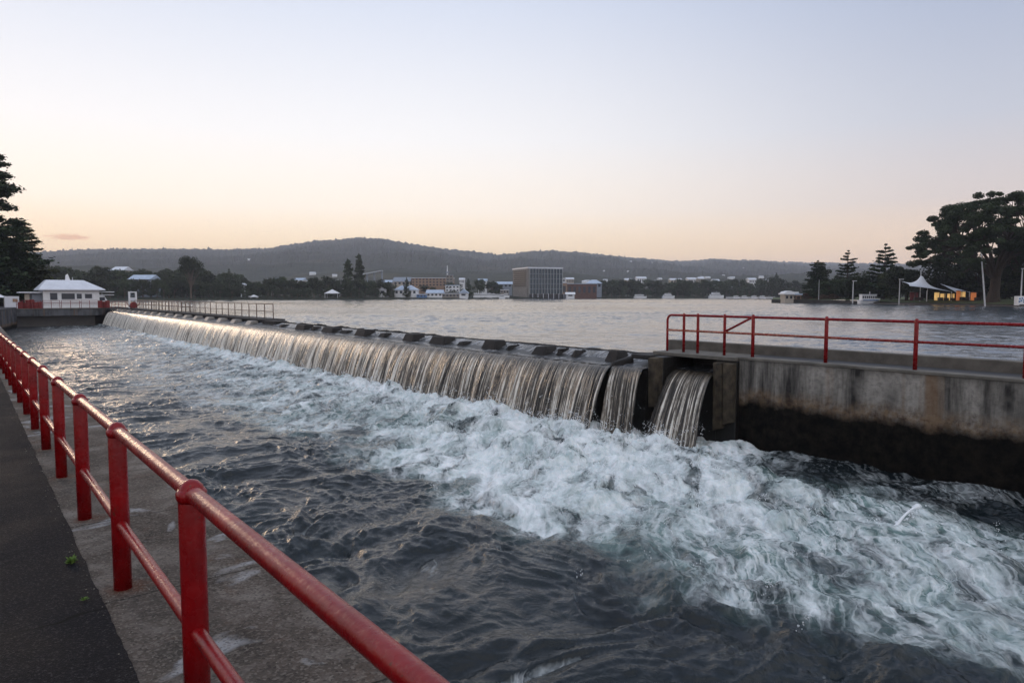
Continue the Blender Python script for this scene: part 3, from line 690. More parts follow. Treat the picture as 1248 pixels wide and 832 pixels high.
m = MB(); m.box(17.5, 17.6, YB1, YA0, -1, -.06); tag(obj('sluice_dark_board', m, M['dark']), 'near-black board added so the narrow sluice opening under the footbridge reads dark', 'opening board')  # near-black board stands in for the shade inside the opening

# ------------------------------------------------------------------ weir with blocks
wr = thing('weir', 'long concrete weir with dark blocks along its crest, holding back the lake', 'weir', (16.5, 60, -2.4))
m = MB(); m.prism([(XL + .05, -4), (17.3, -4), (17.3, -.2), (XL + .12, -.47)], YA1, YE); obj('wall', m, M['wetrock'], wr, world=True)
m = MB()
m.box(17.2, 17.33, 13.4, 51, -1, ZL + .012); obj('ledge', m, M['blockrock'], wr, world=True, bevel=.015)
spans = [(335, 343, 0), (356, 373, 1), (373.5, 381, 0), (388, 407, 1), (408, 421, 0), (428, 447, 1), (454, 467, 0), (487, 507, 1), (518, 545, 1), (550, 565, 0), (582, 607, 1), (608, 619, 0), (643, 668, 1), (669, 679, 0), (686, 702, 0), (731, 757, 1)]
for i, (a, b, bigb) in enumerate(spans):
    Xb = 16.25; y1 = on_x(a, 400 + (a - 335) * .095, Xb)[1]; y0 = on_x(b, 400 + (b - 335) * .095, Xb)[1]; y0, y1 = y0 + (y1 - y0) * .10, y1 - (y1 - y0) * .12
    top = -.02 + random.uniform(-.04, .03) if bigb else -.14 + random.uniform(-.04, .03); jb = lambda s=.06: random.uniform(-s, s); xa = Xb - (.12 if bigb else 0)
    m = MB(); m.hexa([(xa + jb(), y0, -.6), (17.1, y0 + .1, -.6), (xa + jb(), y1, -.6), (17.1, y1 - .1, -.6),
                      (xa + .22 + jb(), y0 + .16 + jb(), top + jb(.03)), (16.95, y0 + .25 + jb(), top - .02), (xa + .25 + jb(), y1 - .18 + jb(), top - .03 + jb(.03)), (16.95, y1 - .28 + jb(), top - .03)])
    obj('block', m, M['blockrock'], wr, world=True, bevel=.05)
m = MB(); m.box(16.0, 17.1, 13.45, 14.2, -.17, -.03); obj('block', m, M['blockrock'], wr, world=True, bevel=.03)
m = MB(); m.hexa([(15.45, 14.50, -.75), (16.5, 14.45, -.9), (15.45, 14.70, -.75), (16.5, 14.85, -.9), (15.62, 14.53, -.27), (16.5, 14.5, -.15), (15.62, 14.66, -.3), (16.5, 14.75, -.15)]); obj('block', m, M['blockrock'], wr, world=True, bevel=.06)

# water that slides over the sill
xs = np.linspace(XL - .02, 17.25, 30); yv = [13.34]
while yv[-1] < YE - .1: yv.append(yv[-1] + .05 + max(0, yv[-1] - 20) * .004)
yv = np.array(yv); Xs, Ys = np.meshgrid(xs, yv)
tt = (Xs - XL) / (17.25 - XL)
Zs = -.40 + .03 * tt + .24 * sstep(.42, 1, tt) + fbm(Xs * 1.2, Ys * 1.6, 4, 200) * .05 * np.sin(np.pi * np.clip(tt, 0, 1)) + fbm(Xs * .5, Ys * 5, 3, 210) * .012
fo_s = sstep(.12, .4, tt) * (1 - sstep(.8, 1, tt)) * (.75 + fbm(Xs * .6, Ys * .7, 3, 220) * .6)
tag(obj('sill_water', grid_mesh('sill_water', Xs, Ys, Zs, M['sill'], {'foam': fo_s}), None), kind='structure')

# ------------------------------------------------------------------ waterfalls
def curtain(name, label, Y0, Y1, lipx, lipz, throw, seed, thin=0.0, fine=.022, slant=.28, fan=0.0):
    yv = [Y0]
    while yv[-1] < Y1: yv.append(min(Y1, yv[-1] + fine + max(0, yv[-1] - 16) * .0012))
    yv = np.array(yv); vv = np.linspace(0, 1, 34) ** 1.25; Yc, V = np.meshgrid(yv, vv)
    D = (lipz - ZB + .25)
    drop = V * D; thr = throw * np.sqrt(np.clip(V, 0, None)) * (1 + .10 * fbm(Yc * .7, V * .3, 3, seed))
    disp = fbm(Yc * 1.4 + V * .2, V * .5, 3, seed + 5) * .12 * V + fbm(Yc * 6, V * .3, 3, seed + 9) * .05 * (.15 + V) + fbm(Yc * 15, V * .5, 2, seed + 12) * .012 * (.2 + V)
    Xc = lipx - thr - disp; Zc = lipz - drop - .02 * (1 - V) + fbm(Yc * 5, V * 0, 3, seed + 5) * .02 * (1 - V)
    Yo = Yc - slant * np.sqrt(V) + (Yc - (Y0 + Y1) / 2) * fan * V - (Yc - (Y0 + Y1) / 2) * .0 * V * (1 if Y1 - Y0 < 5 else 0)
    ed = sstep(.0, .06, Yc - Y0) * sstep(.0, .06, Y1 - Yc)
    me = grid_mesh(name, Xc, Yo, Zc, M['fall'], {'along': Yc + seed, 'down': V, 'thin': np.full_like(V, thin) + np.interp(Yc, [16, 28, 50, 110], [0, -.25, -.6, -.9]) * (Y1 > 60) + (1 - ed) * 1.5})
    tag(obj(name, me, None), label, 'waterfall')
curtain('waterfall', 'long curtain of falling water pouring over the weir crest across the basin', 14.60, YE - .02, XL + .01, -.385, 1.30, 11)
curtain('waterfall', 'short separate curtain of water between the dark notch block and the stone pier', 13.34, 14.56, XL + .01, -.37, .88, 43, .0, .012, .28, .12)
curtain('waterfall', 'narrow sluice waterfall dropping between the two ochre stone piers', YB1 + .03, YA0 - .02, 16.6, -.42, 1.7, 77, .0, .012, .36, .26)
xs = np.linspace(16.59, 17.5, 14); yv = np.linspace(YB1, YA0, 60); Xs, Ys = np.meshgrid(xs, yv)
Zs = -.425 + .1 * sstep(0, 1, (Xs - 16.59) / .9) + fbm(Xs * 2, Ys * 4, 3, 231) * .015
tag(obj('sluice_water', grid_mesh('sluice_water', Xs, Ys, Zs, M['sill'], {'foam': Zs * 0 + .1}), None), kind='structure')
m = MB(); m.box(16.62, 17.6, YB1 - .01, YA0 + .01, -4, -.55); tag(obj('sluice_sill', m, M['wetrock']), 'black wet rock sill behind the narrow sluice waterfall', 'sill')

# spray
m = MB(); octv = np.array([(1, 0, 0), (-1, 0, 0), (0, 1, 0), (0, -1, 0), (0, 0, 1), (0, 0, -1)], float)
octf = [(0, 2, 4), (2, 1, 4), (1, 3, 4), (3, 0, 4), (2, 0, 5), (1, 2, 5), (3, 1, 5), (0, 3, 5)]
def hgt(x, y):
    i = int(np.clip(np.searchsorted(ys, y), 1, len(ys) - 1)); j = int(np.clip((x - X[0, 0]) / (X[0, 1] - X[0, 0]), 0, X.shape[1] - 1)); return Hh[i, j]
for i in range(1100):
    u_ = rng.random()
    if u_ < .5:
        y = 10.9 + rng.exponential(9); x = rng.normal(14.0, .3) if not (11.4 < y < 12.9) else rng.normal(14.7, .3); hmax = abs(rng.normal(0, .28))
    else:
        y = rng.normal(11.5, 3.6); x = rng.normal(12.0, 1.8); hmax = abs(rng.normal(0, .16))
    if not (1.9 < x < 15.2 and 3 < y < 60): continue
    if x > 13 and y < 9.5: continue
    ax = rng.normal(0, .9); ay = rng.normal(0, .9); z0 = hgt(x, y)
    for q_ in range(rng.integers(4, 20)):
        k = rng.random() ** .7; s_ = rng.uniform(.003, .008) * (1.6 - k) * (1 + .03 * y)
        p = np.array([x + ax * hmax * k + rng.normal(0, .03), y + ay * hmax * k + rng.normal(0, .03), z0 + hmax * (1 - (1 - k) ** 2) + rng.normal(0, .02)])
        m.add(octv * np.array([s_, s_, s_ * rng.uniform(1, 2.2)]) + p, octf)
M['spray'] = simple('spray_droplets', (.82, .85, .88), .3, .05)
tag(obj('spray', m, M['spray']), 'fine droplets of spray thrown up at the foot of the falls', kind='stuff')
# a squirt of water out of the foam
p0 = on_z(1086, 650, ZB); p1 = on_x(1121, 616, p0[0] + .9)
m = MB(); c_ = [p0 + (p1 - p0) * k + np.array([0, 0, .10 * math.sin(k * 3.1)]) for k in np.linspace(0, 1, 12)]
m.tube(c_, [.05, .04, .03, .026, .022, .02, .018, .018, .02, .03, .055, .03], 10)
for k in range(60):
    kk = rng.random(); pp = p0 + (p1 - p0) * kk + rng.normal(0, .05, 3); m.ball(pp, rng.uniform(.006, .02), 6, 4)
tag(obj('water_jet', m, M['spray'], smooth=True), 'thin white squirt of water leaping from the foam before the black wall foot', 'splash')

# ------------------------------------------------------------------ walkway on the far half of the weir
wk = thing('walkway', 'narrow concrete walkway on short piers along the far half of the weir', 'walkway', (17.6, 80, 0))
YS = 50.2
m = MB(); m.box(16.75, 18.4, YS, YE, -.10, .03); obj('slab', m, M['blockrock'], wk, world=True)
m = MB(); m.box(16.7, 17.6, YS - 2.6, YS, -.4, -.02); obj('end_block', m, M['blockrock'], wk, world=True, bevel=.04)
for k in range(16):
    y = YS + 1.2 + 3.8 * k
    m = MB(); m.hexa([(16.05, y, -.5), (16.8, y, -.5), (16.05, y + 1.05, -.5), (16.8, y + 1.05, -.5), (16.35, y + .05, -.11), (16.8, y + .05, -.104), (16.35, y + 1.0, -.11), (16.8, y + 1.0, -.104)])
    obj('pier', m, M['palepier'], wk, world=True)
m = MB(); m.box(16.95, 17.1, YS, YE, -.9, -.11); obj('opening_shade_panel', m, M['dark'], wk, world=True)  # near-black panel paints the shadow between the walkway piers
zf0 = lambda y: .03
yr = [YS + .25 + 1.85 * k for k in range(32)]
wr1 = rail_fence('railing', 'thin brown pipe railing along the lit edge of the weir walkway', 17.6, yr, 1.1, .55, .035, .026, M['galv'], zf0, ext=(0, .3), n=8, collar=False, rails_step=10)
rail_fence('railing', 'second thin railing along the lake side at the far end of the weir walkway', 18.3, [76.3 + 1.6 * k for k in range(21)], 1.1, .55, .035, .026, M['galv'], zf0, ext=(0, .3), n=8, collar=False, rails_step=10)

# ------------------------------------------------------------------ far end of the basin
ew = thing('end_wall', 'dark grey stained concrete wall closing the far end of the basin under the white house', 'wall', (10, YE, 0))
def slabwall(poly, z0, z1, nm, mat, par):
    m = MB(); m.slab(poly, z0, z1); return obj(nm, m, mat, par, world=True)
slabwall([(4.9, YE), (14.1, YE), (15.7, YE + 3.2), (15.7, YE + 16), (4.9, YE + 16)], -.95, -.03, 'wall', M['tide_far'], ew)
slabwall([(4.9, YE + .8), (13.8, YE + .8), (15.7, YE + 3.5), (15.7, YE + 14), (4.9, YE + 14)], -4, -.955, 'footing', M['wetrock'], ew)
slabwall([(4.9, YE - .1), (14.15, YE - .1), (15.75, YE + 3.1), (15.75, YE + 16), (4.9, YE + 16)], -.028, .04, 'coping', M['coping'], ew)
cw = thing('corner_wall', 'paler angled concrete corner wall where the quay meets the far end wall', 'wall', (4, 106, 0))
slabwall([(1.6, 96), (2.9, 97.5), (4.9, YE + .0), (4.88, YE + 16), (1.6, YE + 16)], -4, .18, 'wall', M['tide_far'], cw)
slabwall([(15.6, YE + .02), (17.4, YE + .02), (18.6, YE + 12), (15.72, YE + 12)], -4, -.2, 'wall', M['wetrock'], thing('abutment', 'black wet concrete abutment at the far end of the weir beside the end wall', 'wall', (16.5, YE + 5, 0)))
slabwall([(-60, YE + 3), (18.5, YE + 3), (18.5, YE + 14.5), (-60, YE + 14.5)], -.4, .035, 'apron', M['deckgrey'], None)
tag(bpy.data.objects['apron'], kind='structure')

YH = YE + 3.6
def PY(px, py, Y=YH): return on_y(px, py, Y)
# white house with hipped roof
hx0, hx1 = PY(53, 370)[0], PY(121.5, 370)[0]; ze = PY(90, 352.5)[2]; zr_ = PY(90, 341)[2]; hd = 7.5
hs = thing('house', 'small white boathouse office with a hipped white roof on the far basin wall', 'house', ((hx0 + hx1) / 2, YH, .04))
m = MB(); m.box(hx0, hx1, YH, YH + hd, .04, ze); obj('wall', m, M['white'], hs, world=True)
m = MB(); e = .55; rx0, rx1 = PY(58, 341)[0], PY(104, 341)[0]
m.add([(hx0 - e, YH - e, ze), (hx1 + e * 1.3, YH - e, ze), (hx1 + e * 1.3, YH + hd + e, ze), (hx0 - e, YH + hd + e, ze), (rx0, YH + 2.0, zr_), (rx1, YH + 2.0, zr_), (rx1, YH + hd - 2, zr_), (rx0, YH + hd - 2, zr_),
       (hx0 - e, YH - e, ze - .14), (hx1 + e * 1.3, YH - e, ze - .14), (hx1 + e * 1.3, YH + hd + e, ze - .14), (hx0 - e, YH + hd + e, ze - .14)],
      [(0, 1, 5, 4), (1, 2, 6, 5), (2, 3, 7, 6), (3, 0, 4, 7), (4, 5, 6, 7), (8, 9, 1, 0), (9, 10, 2, 1), (10, 11, 3, 2), (11, 8, 0, 3), (11, 10, 9, 8)])
ro = obj('roof', m, M['white_roof'], hs, world=True)
m = MB(); a = PY(83, 341); b = PY(87, 334); xm = (a[0] + b[0]) / 2
m.hexa([(a[0] - .1, YH + 2.6, a[2] - .2), (b[0] + .15, YH + 2.6, a[2] - .2), (a[0] - .1, YH + 3.2, a[2] - .2), (b[0] + .15, YH + 3.2, a[2] - .2), (a[0], YH + 2.7, b[2] - .1), (a[0] + .25, YH + 2.7, b[2] + .1), (a[0], YH + 3.1, b[2] - .1), (a[0] + .25, YH + 3.1, b[2] + .1)])
m.n and obj('vent', m, M['white'], hs, world=True)
m = MB(); p = PY(91.5, 341); m.tube([(p[0], YH + 3, p[2] - .2), (p[0], YH + 3, p[2] + .45)], .05, 6); obj('flue', m, M['steelpole'], hs, world=True)
for (a, b, t0, t1) in ((61, 69.8, 357, 365), (75, 91, 357.5, 364.5), (93.5, 99.5, 357.8, 364), (103.5, 112, 358, 363.5)):
    x0, x1 = PY(a, 360)[0], PY(b, 360)[0]; z1, z0 = PY(80, t0)[2], PY(80, t1)[2]
    m = MB(); m.box(x0 - .05, x1 + .05, YH - .05, YH - .002, z0 - .05, z1 + .05); wd = obj('window', m, M['white_roof'], hs, world=True)
    m = MB(); m.box(x0, x1, YH - .07, YH - .052, z0, z1); o = obj('pane', m, M['glass'], wd); 
    for vtx in o.data.vertices: vtx.co -= Vector(hs.location)
m = MB(); m.box(hx0 - .01, hx1 + .01, YH - .03, YH - .004, PY(80, 369)[2], PY(80, 368.3)[2]); obj('band', m, M['redsmall'], hs, world=True)
# annex + canopies
an = thing('annex', 'low grey annex with pale canopy beside the white boathouse office', 'annex', (PY(40, 370)[0], YH + 1, .04))
x0, x1 = PY(40, 370)[0], hx0 - .02
m = MB(); m.box(x0, x1, YH + 1.2, YH + 6, .04, PY(45, 357)[2]); obj('wall', m, M['grey'], an, world=True)
m = MB(); m.box(PY(24, 370)[0], x1, YH + .5, YH + 6.2, PY(45, 357)[2] + .002, PY(45, 355.5)[2]); obj('roof', m, M['white_roof'], an, world=True)
m = MB(); m.box(PY(31, 370)[0], PY(37, 370)[0], YH + 1.1, YH + 1.3, .04, PY(45, 358)[2]); obj('panel', m, M['cream'], an, world=True)
for i, (a, b, yy_, lab) in enumerate(((118, 142, 355.6, 'thin white upper canopy fin projecting from the boathouse office towards the weir'), (119, 142, 359.2, 'thin white lower canopy fin projecting from the boathouse office towards the weir'))):
    c = thing('canopy', lab, 'canopy', (PY(b, 370)[0], YH + 2, .04)); z = PY(130, yy_)[2]
    m = MB(); m.box(PY(a + 3, 370)[0], PY(b, 370)[0], YH + 1.5 + i * .3, YH + 3.5, z - .06, z + .04); obj('roof', m, M['white'], c, world=True)
    m = MB(); xx = PY(128 + 3 * i, 370)[0]; m.tube([(xx, YH + 2.5, .03), (xx, YH + 2.5, z - .06)], .05, 6); obj('post', m, M['steelpole'], c, world=True)
# white tent at the left
tn = thing('tent', 'white peaked fabric tent at the far corner beside the dark conifers', 'tent', (PY(3, 370, YH)[0], YH, .0))
tx = PY(-6, 370)[0]; zt = PY(0, 345)[2]; x1 = PY(22, 362)[0]; zb_ = PY(20, 362)[2]; m = MB()
N_ = 12; ring = []; vs = []; L_ = 9
for i in range(L_):
    k = i / (L_ - 1); r0 = .15 + (x1 - tx) * k ** 2.2; zz_ = zt + (zb_ - zt) * (1 - (1 - k) ** 2.4)
    for j in range(N_):
        a = 2 * math.pi * j / N_; vs.append((tx + r0 * math.cos(a), YH + 3.6 + r0 * math.sin(a), zz_ - .12 * k * abs(math.sin(a * 2))))
m.add(vs, [(i * N_ + j, i * N_ + (j + 1) % N_, (i + 1) * N_ + (j + 1) % N_, (i + 1) * N_ + j) for i in range(L_ - 1) for j in range(N_)])
obj('canopy', m, M['white'], tn, world=True, smooth=True)
m = MB(); m.tube([(tx, YH + 3.6, 0), (tx, YH + 3.6, zt)], .08, 8); obj('pole', m, M['steelpole'], tn, world=True)
sh = thing('shed', 'low white shed with a dark doorway between the peaked tent and the grey annex', 'shed', (PY(16, 370)[0], YH, .04))
m = MB(); m.box(PY(6, 370)[0], PY(24, 370)[0], YH + .8, YH + 4, .04, PY(20, 361)[2]); obj('wall', m, M['white_roof'], sh, world=True)
m = MB(); m.box(PY(16, 370)[0], PY(22, 370)[0], YH + .75, YH + .798, PY(20, 368)[2], PY(20, 364)[2]); obj('window', m, M['tan'], sh, world=True)
# red drums
dr = thing('drum', 'x', 'drum', (0, 0, 0)); m = MB(); m.tube([(0, 0, 0), (0, 0, .03), (0, 0, .85), (0, 0, .88)], [.28, .29, .29, .28], 14); obj('barrel', m, M['redsmall'], dr, smooth=False)
m = MB(); m.tube([(0, 0, .30), (0, 0, .32), (0, 0, .34)], [.292, .31, .292], 14); m.tube([(0, 0, .56), (0, 0, .58), (0, 0, .60)], [.292, .31, .292], 14); obj('ribs', m, M['redsmall'], dr)
dlist = [(25, 0, 1.0, 'end red drum of the row before the grey annex, nearest the peaked tent'), (30, .3, .9, 'second red drum from the peaked tent in the row before the grey annex'), (34.5, 0, 1.3, 'tall red drum between the others before the annex'), (39, .2, 1.35, 'taller red drum before the annex panel'), (44, 0, .95, 'red drum before the annex beside its grey wall'), (48.5, .2, 1.0, 'red drum against the corner of the white boathouse office'), (122.5, 0, 1.15, 'red drum on the weir side of the boathouse office, nearest its wall'), (127, .3, 1.0, 'middle red drum in front of the parked white van'), (131.5, .0, 1.15, 'red drum on the weir side furthest from the boathouse office')]
for i, (px, dy, s_, lab) in enumerate(dlist):
    p = PY(px, 376, YE + 1.6 + dy); (copy_tree(dr, None, (p[0], YE + 1.7 + dy, .04), 0, (1, 1, s_), lab) if i else None)
dr.location = (PY(25, 376, YE + 1.6)[0], YE + 1.7, .04); dr['label'] = dlist[0][3]
for o in [o for o in bpy.data.objects if o.name.startswith('drum')]: o['group'] = 'red drums on the far basin wall'
# thin red railings in front of the house
def small_rail(px0, px1, py, ys__, lab, mat='redsmall', hgt_=1.05, nm='railing', posts=2):
    x0, x1 = PY(px0, py, ys__)[0], PY(px1, py, ys__)[0]
    t = thing(nm, lab, 'railing', (x0, ys__, .04))
    for k in range(posts + 1):
        xx = x0 + (x1 - x0) * k / posts; m = MB(); m.tube([(xx, ys__, .03), (xx, ys__, .04 + hgt_)], .035, 6); obj('post', m, M[mat], t, world=True)
    for nm_, z in (('top_rail', hgt_), ('middle_rail', hgt_ * .5)):
        m = MB(); m.tube([(x0, ys__, .04 + z), (x1, ys__, .04 + z)], .03, 6); obj(nm_, m, M[mat], t, world=True)
small_rail(52, 73, 372, YE + .5, 'thin red railing section before the first window of the white boathouse office')
small_rail(75, 97, 372, YE + .5, 'thin red railing section before the wide middle window of the white boathouse office')
small_rail(99, 119.5, 372, YE + .5, 'thin red railing section before the last window of the white boathouse office')
small_rail(20, 50, 372, YE + .5, 'thin red railing section before the row of red drums', posts=4)
# white van
vn = thing('van', 'white van with a dark rear window parked behind the red drums', 'van', (PY(125, 372)[0], YH + 1, .04))
x0, x1 = PY(118, 370, YH + 1)[0], PY(131, 370, YH + 1)[0]; z1 = PY(125, 360)[2]; hh = z1
m = MB(); m.prism([(x0, .45), (x1, .45), (x1, 1.1), (x1 - .45, hh), (x0 + .1, hh + .05), (x0, hh - .2)], YH + 1, YH + 5.2); obj('body', m, M['white'], vn, world=True, bevel=.06)
m = MB(); m.box(x0 + .35, x1 - .3, YH + .97, YH + .995, 1.05, hh - .25); obj('window', m, M['glass'], vn, world=True)
for yy_ in (YH + 1.8, YH + 4.3):
    for xx in (x0 + .12, x1 - .12):
        m = MB(); m.tube([(xx - .11, yy_, .36), (xx + .11, yy_, .36)], .33, 14); obj('wheel', m, M['dark'], vn, world=True)
# white gate control cabinet on the walkway
Yg_ = 104.0
gt = thing('hoist_frame', 'white open square hoist frame standing on a red base on the weir walkway', 'hoist', (PY(162, 370, Yg_)[0], Yg_, .03))
x0, x1 = PY(157.3, 370, Yg_)[0], PY(167.3, 370, Yg_)[0]; zt = PY(162, 355.2, Yg_)[2]; zm = PY(162, 362.5, Yg_)[2]; zl = PY(162, 366.5, Yg_)[2]
for a, b in ((x0, x0 + .18), (x1 - .18, x1)):
    m = MB(); m.box(a, b, Yg_, Yg_ + .5, .03, zt); obj('upright', m, M['white'], gt, world=True)
m = MB(); m.box(x0 + .182, x1 - .182, Yg_, Yg_ + .5, zt - .16, zt); obj('crossbeam', m, M['white'], gt, world=True)
m = MB(); m.box(x0 + .182, x1 - .182, Yg_ + .02, Yg_ + .48, zl, zm); obj('panel', m, M['white_roof'], gt, world=True)
m = MB(); m.tube([((x0 + x1) / 2, Yg_ - .32, .5), ((x0 + x1) / 2, Yg_ + .7, .5)], .42, 14); obj('winch_drum', m, M['redsmall'], gt, world=True)
for s_ in (-1, 1):
    m = MB(); xx = (x0 + x1) / 2 + s_ * .62; m.tube([(xx - .35 * s_, Yg_ - .1, .03), (xx, Yg_ - .1, .55), (xx + .2 * s_, Yg_ - .1, .85)], .05, 6); obj('lever', m, M['redsmall'], gt, world=True)
small_rail(136, 157, 372, YE - 1, 'low rusty red railing between the drums and the white hoist frame', 'redsmall', .9, posts=5)

# ------------------------------------------------------------------ trees
def leaves(c, sx_, n, size, r, squash=.7, shell=.55):
    d = r.normal(size=(n, 3)); d /= np.linalg.norm(d, axis=1)[:, None]
    rad = r.random(n) ** (1 - shell) ; p = c + d * rad[:, None] * np.array([sx_, sx_, sx_ * squash])
    return quads_at(p, size, r)
def quads_at(p, size, r, flat=0.0):
    n = len(p); a = r.normal(size=(n, 3)); a[:, 2] *= (1 - flat); a /= np.linalg.norm(a, axis=1)[:, None]
    b = r.normal(size=(n, 3)); b[:, 2] *= (1 - flat); b = b - a * (a * b).sum(1)[:, None]; b /= np.linalg.norm(b, axis=1)[:, None]
    s_ = (size * r.uniform(.6, 1.4, n))[:, None]
    return np.stack([p - a * s_, p + b * s_ * .6, p + a * s_, p - b * s_ * .6], 1)
def broad_proto(seed, H=10.0, W=9.0, n_l=22, per=75, leaf=.34, top=.95, low=.12, gaps=False):
    r = np.random.default_rng(seed); q_ = []; tr = MB()
    tr.tube([(0, 0, -2), (.1, 0, H * .25), (.0, .15, H * .55)], [H * .035, H * .028, H * .012], 7)
    for i in range(n_l):
        a = r.uniform(0, 6.28); h = r.uniform(low, .85) ** .8; rr = W / 2 * math.sqrt(max(0.05, 1 - ((h - .42) / .6) ** 2)) * r.uniform(.25, .85)
        c = np.array([math.cos(a) * rr, math.sin(a) * rr, h * H * top]); s_ = W * r.uniform(.13, .22)
        q_.append(leaves(c, s_, per, leaf, r, r.uniform(.55, .85)))
        if gaps or i % 3 == 0: tr.tube([(0, 0, H * .22), tuple(c * np.array([.45, .45, 0]) + np.array([0, 0, H * .22 + (c[2] - H * .22) * .6])), tuple(c)], [H * .014, H * .009, H * .003], 5)
    m = MB(); m.quads(np.vstack(q_)); return m, tr
def pine_proto(seed, H=20.0, R0=4.2, tiers=17, leaf=.32, per=34, gap=.35, taper=.75, start=.12, droop=.0, flat=.5, bpt=8):
    r = np.random.default_rng(seed); pts = []; tr = MB()
    tr.tube([(0, 0, -2), (0, 0, H * .4), (0, 0, H * .98)], [H * .018, H * .013, H * .002], 7)
    for i in range(tiers):
        k = i / (tiers - 1); z = H * (start + (.985 - start) * k ** .95); L = R0 * (1 - k) ** taper + .12 * R0 * (1 - k * .5)
        L *= r.uniform(.72, 1.12)
        for j in range(max(4, int(bpt * (1 - .4 * k)))):
            if r.random() < gap * .45: continue
            a = r.uniform(0, 6.28); l_ = L * r.uniform(.65, 1.1); ns = max(3, int(per * l_ / R0))
            s_ = r.random(ns) ** .6; up = .12 * l_ - droop * l_
            x = np.cos(a) * l_ * s_ + r.normal(0, .13 * l_ * .5 + .08, ns) * s_; y = np.sin(a) * l_ * s_ + r.normal(0, .13 * l_ * .5 + .08, ns) * s_
            zz_ = z + up * s_ ** 2 + r.normal(0, .012 * H * (1 - k * .5), ns)
            pts.append(np.stack([x, y, zz_], 1))
            tr.tube([(0, 0, z), (math.cos(a) * l_ * .5, math.sin(a) * l_ * .5, z + up * .25), (math.cos(a) * l_ * .9, math.sin(a) * l_ * .9, z + up * .8)], [H * .0035, H * .0025, H * .001], 4)
    p = np.vstack(pts); m = MB(); m.quads(quads_at(p, leaf, r, flat)); return m, tr
_cache = {}
def tree(name, label, key, maker, leafm, barkm, pos, hscale, wscale, group=None, rot=None):
    if key not in _cache:
        m, tr = maker(); _cache[key] = (m.mesh('crown', M[leafm]), tr.mesh('trunk', M[barkm]))
    t = thing(name, label, 'tree', pos, random.uniform(0, 6.28) if rot is None else rot, group)
    t.scale = (wscale, wscale, hscale)
    c = obj('crown', _cache[key][0], None, t); k = obj('trunk', _cache[key][1], None, t)
    return t
def tree_px(name, label, key, maker, leafm, barkm, px, ytop, Z, H0, wpx=None, W0=None, zbase=None, group=None):
    zb = float(terr(px, Z)) - .2 if zbase is None else zbase
    h = zc(ytop, Z) - zb
    s_ = h / H0; ws = (wpx * Z / 832 / W0) if wpx else s_
    return tree(name, label, key, maker, leafm, barkm, wpt(px, Z, zb), s_, ws, group)
# shoreline tree belts
topu = [55, 80, 100, 120, 150, 180, 205, 222, 245, 262, 280, 295, 305, 318, 335, 352, 368, 385, 400, 415, 445, 460, 474, 486, 500, 520, 545, 560, 585, 600, 615, 690, 735, 745, 770, 800, 830, 850, 880, 905, 930, 945, 960, 1000, 1060, 1100, 1250]
topy = [324, 322, 330, 324, 327, 328, 328, 326, 326, 331, 331, 338, 343, 342, 333, 338, 337, 337, 336, 340, 338, 338, 341, 350, 352, 349, 350, 342, 340, 344, 352, 356, 342, 336, 338, 340, 338, 339, 340, 339, 338, 335, 341, 342, 344, 344, 346]
G1 = 'trees of the belt along the far lake shore'
vi = 0
def belt(p0, p1, step, dZ, drop, lab, grp, leafm='leaf_far'):
    global vi
    px = p0
    while px < p1:
        Z = float(shore(px)) + dZ + random.uniform(-4, 6)
        yt = np.interp(px, topu, topy) + drop + random.uniform(-1.5, 4.5)
        key = 'bf%d' % (vi % 7); sd_ = vi % 7; vi += 1
        zb = float(terr(px, Z)) - .2; h = zc(yt, Z) - zb
        if h > 2:
            tree('tree', lab, key, lambda: broad_proto(sd_ + 50, 10, 9, 22, 75, .36), leafm, 'bark_far', wpt(px, Z, zb), h / 9.7, (h / 10) * random.uniform(.75, 1.15) if h < 14 else h / 10 * random.uniform(.6, .85), grp)
        px += step * random.uniform(.7, 1.3)
belt(50, 300, 8.5, 42, 0, 'dark tree on the wooded far slope behind the weir walkway, among the houses', 'trees on the wooded slope behind the walkway')
belt(50, 300, 8.0, 14, 11, 'lower dark tree at the foot of the wooded far slope, close to the waterline', 'trees at the foot of the wooded slope')
belt(60, 290, 12, 95, -2.5, 'tree high on the wooded far slope behind the others, against the hill', 'trees high on the wooded slope')
belt(302, 482, 7.5, 22, 0, 'dark rounded tree in the shoreline clump around the pair of tall pines', 'shore trees around the tall pines')
belt(306, 480, 9, 8, 13, 'low dark tree at the water edge below the pair of tall pines', 'low shore trees below the tall pines')
belt(736, 958, 7.0, 26, 0, 'dark tree in the straight tree belt beyond the small white ferries', 'trees of the belt behind the ferries')
belt(738, 1120, 8.0, 10, 9, 'lower dark tree at the front of the straight belt beyond the small white ferries', 'front trees of the belt behind the ferries')
belt(958, 1240, 9, 30, 0, 'distant tree of the far shore glimpsed behind the park point', 'far shore trees behind the park point')
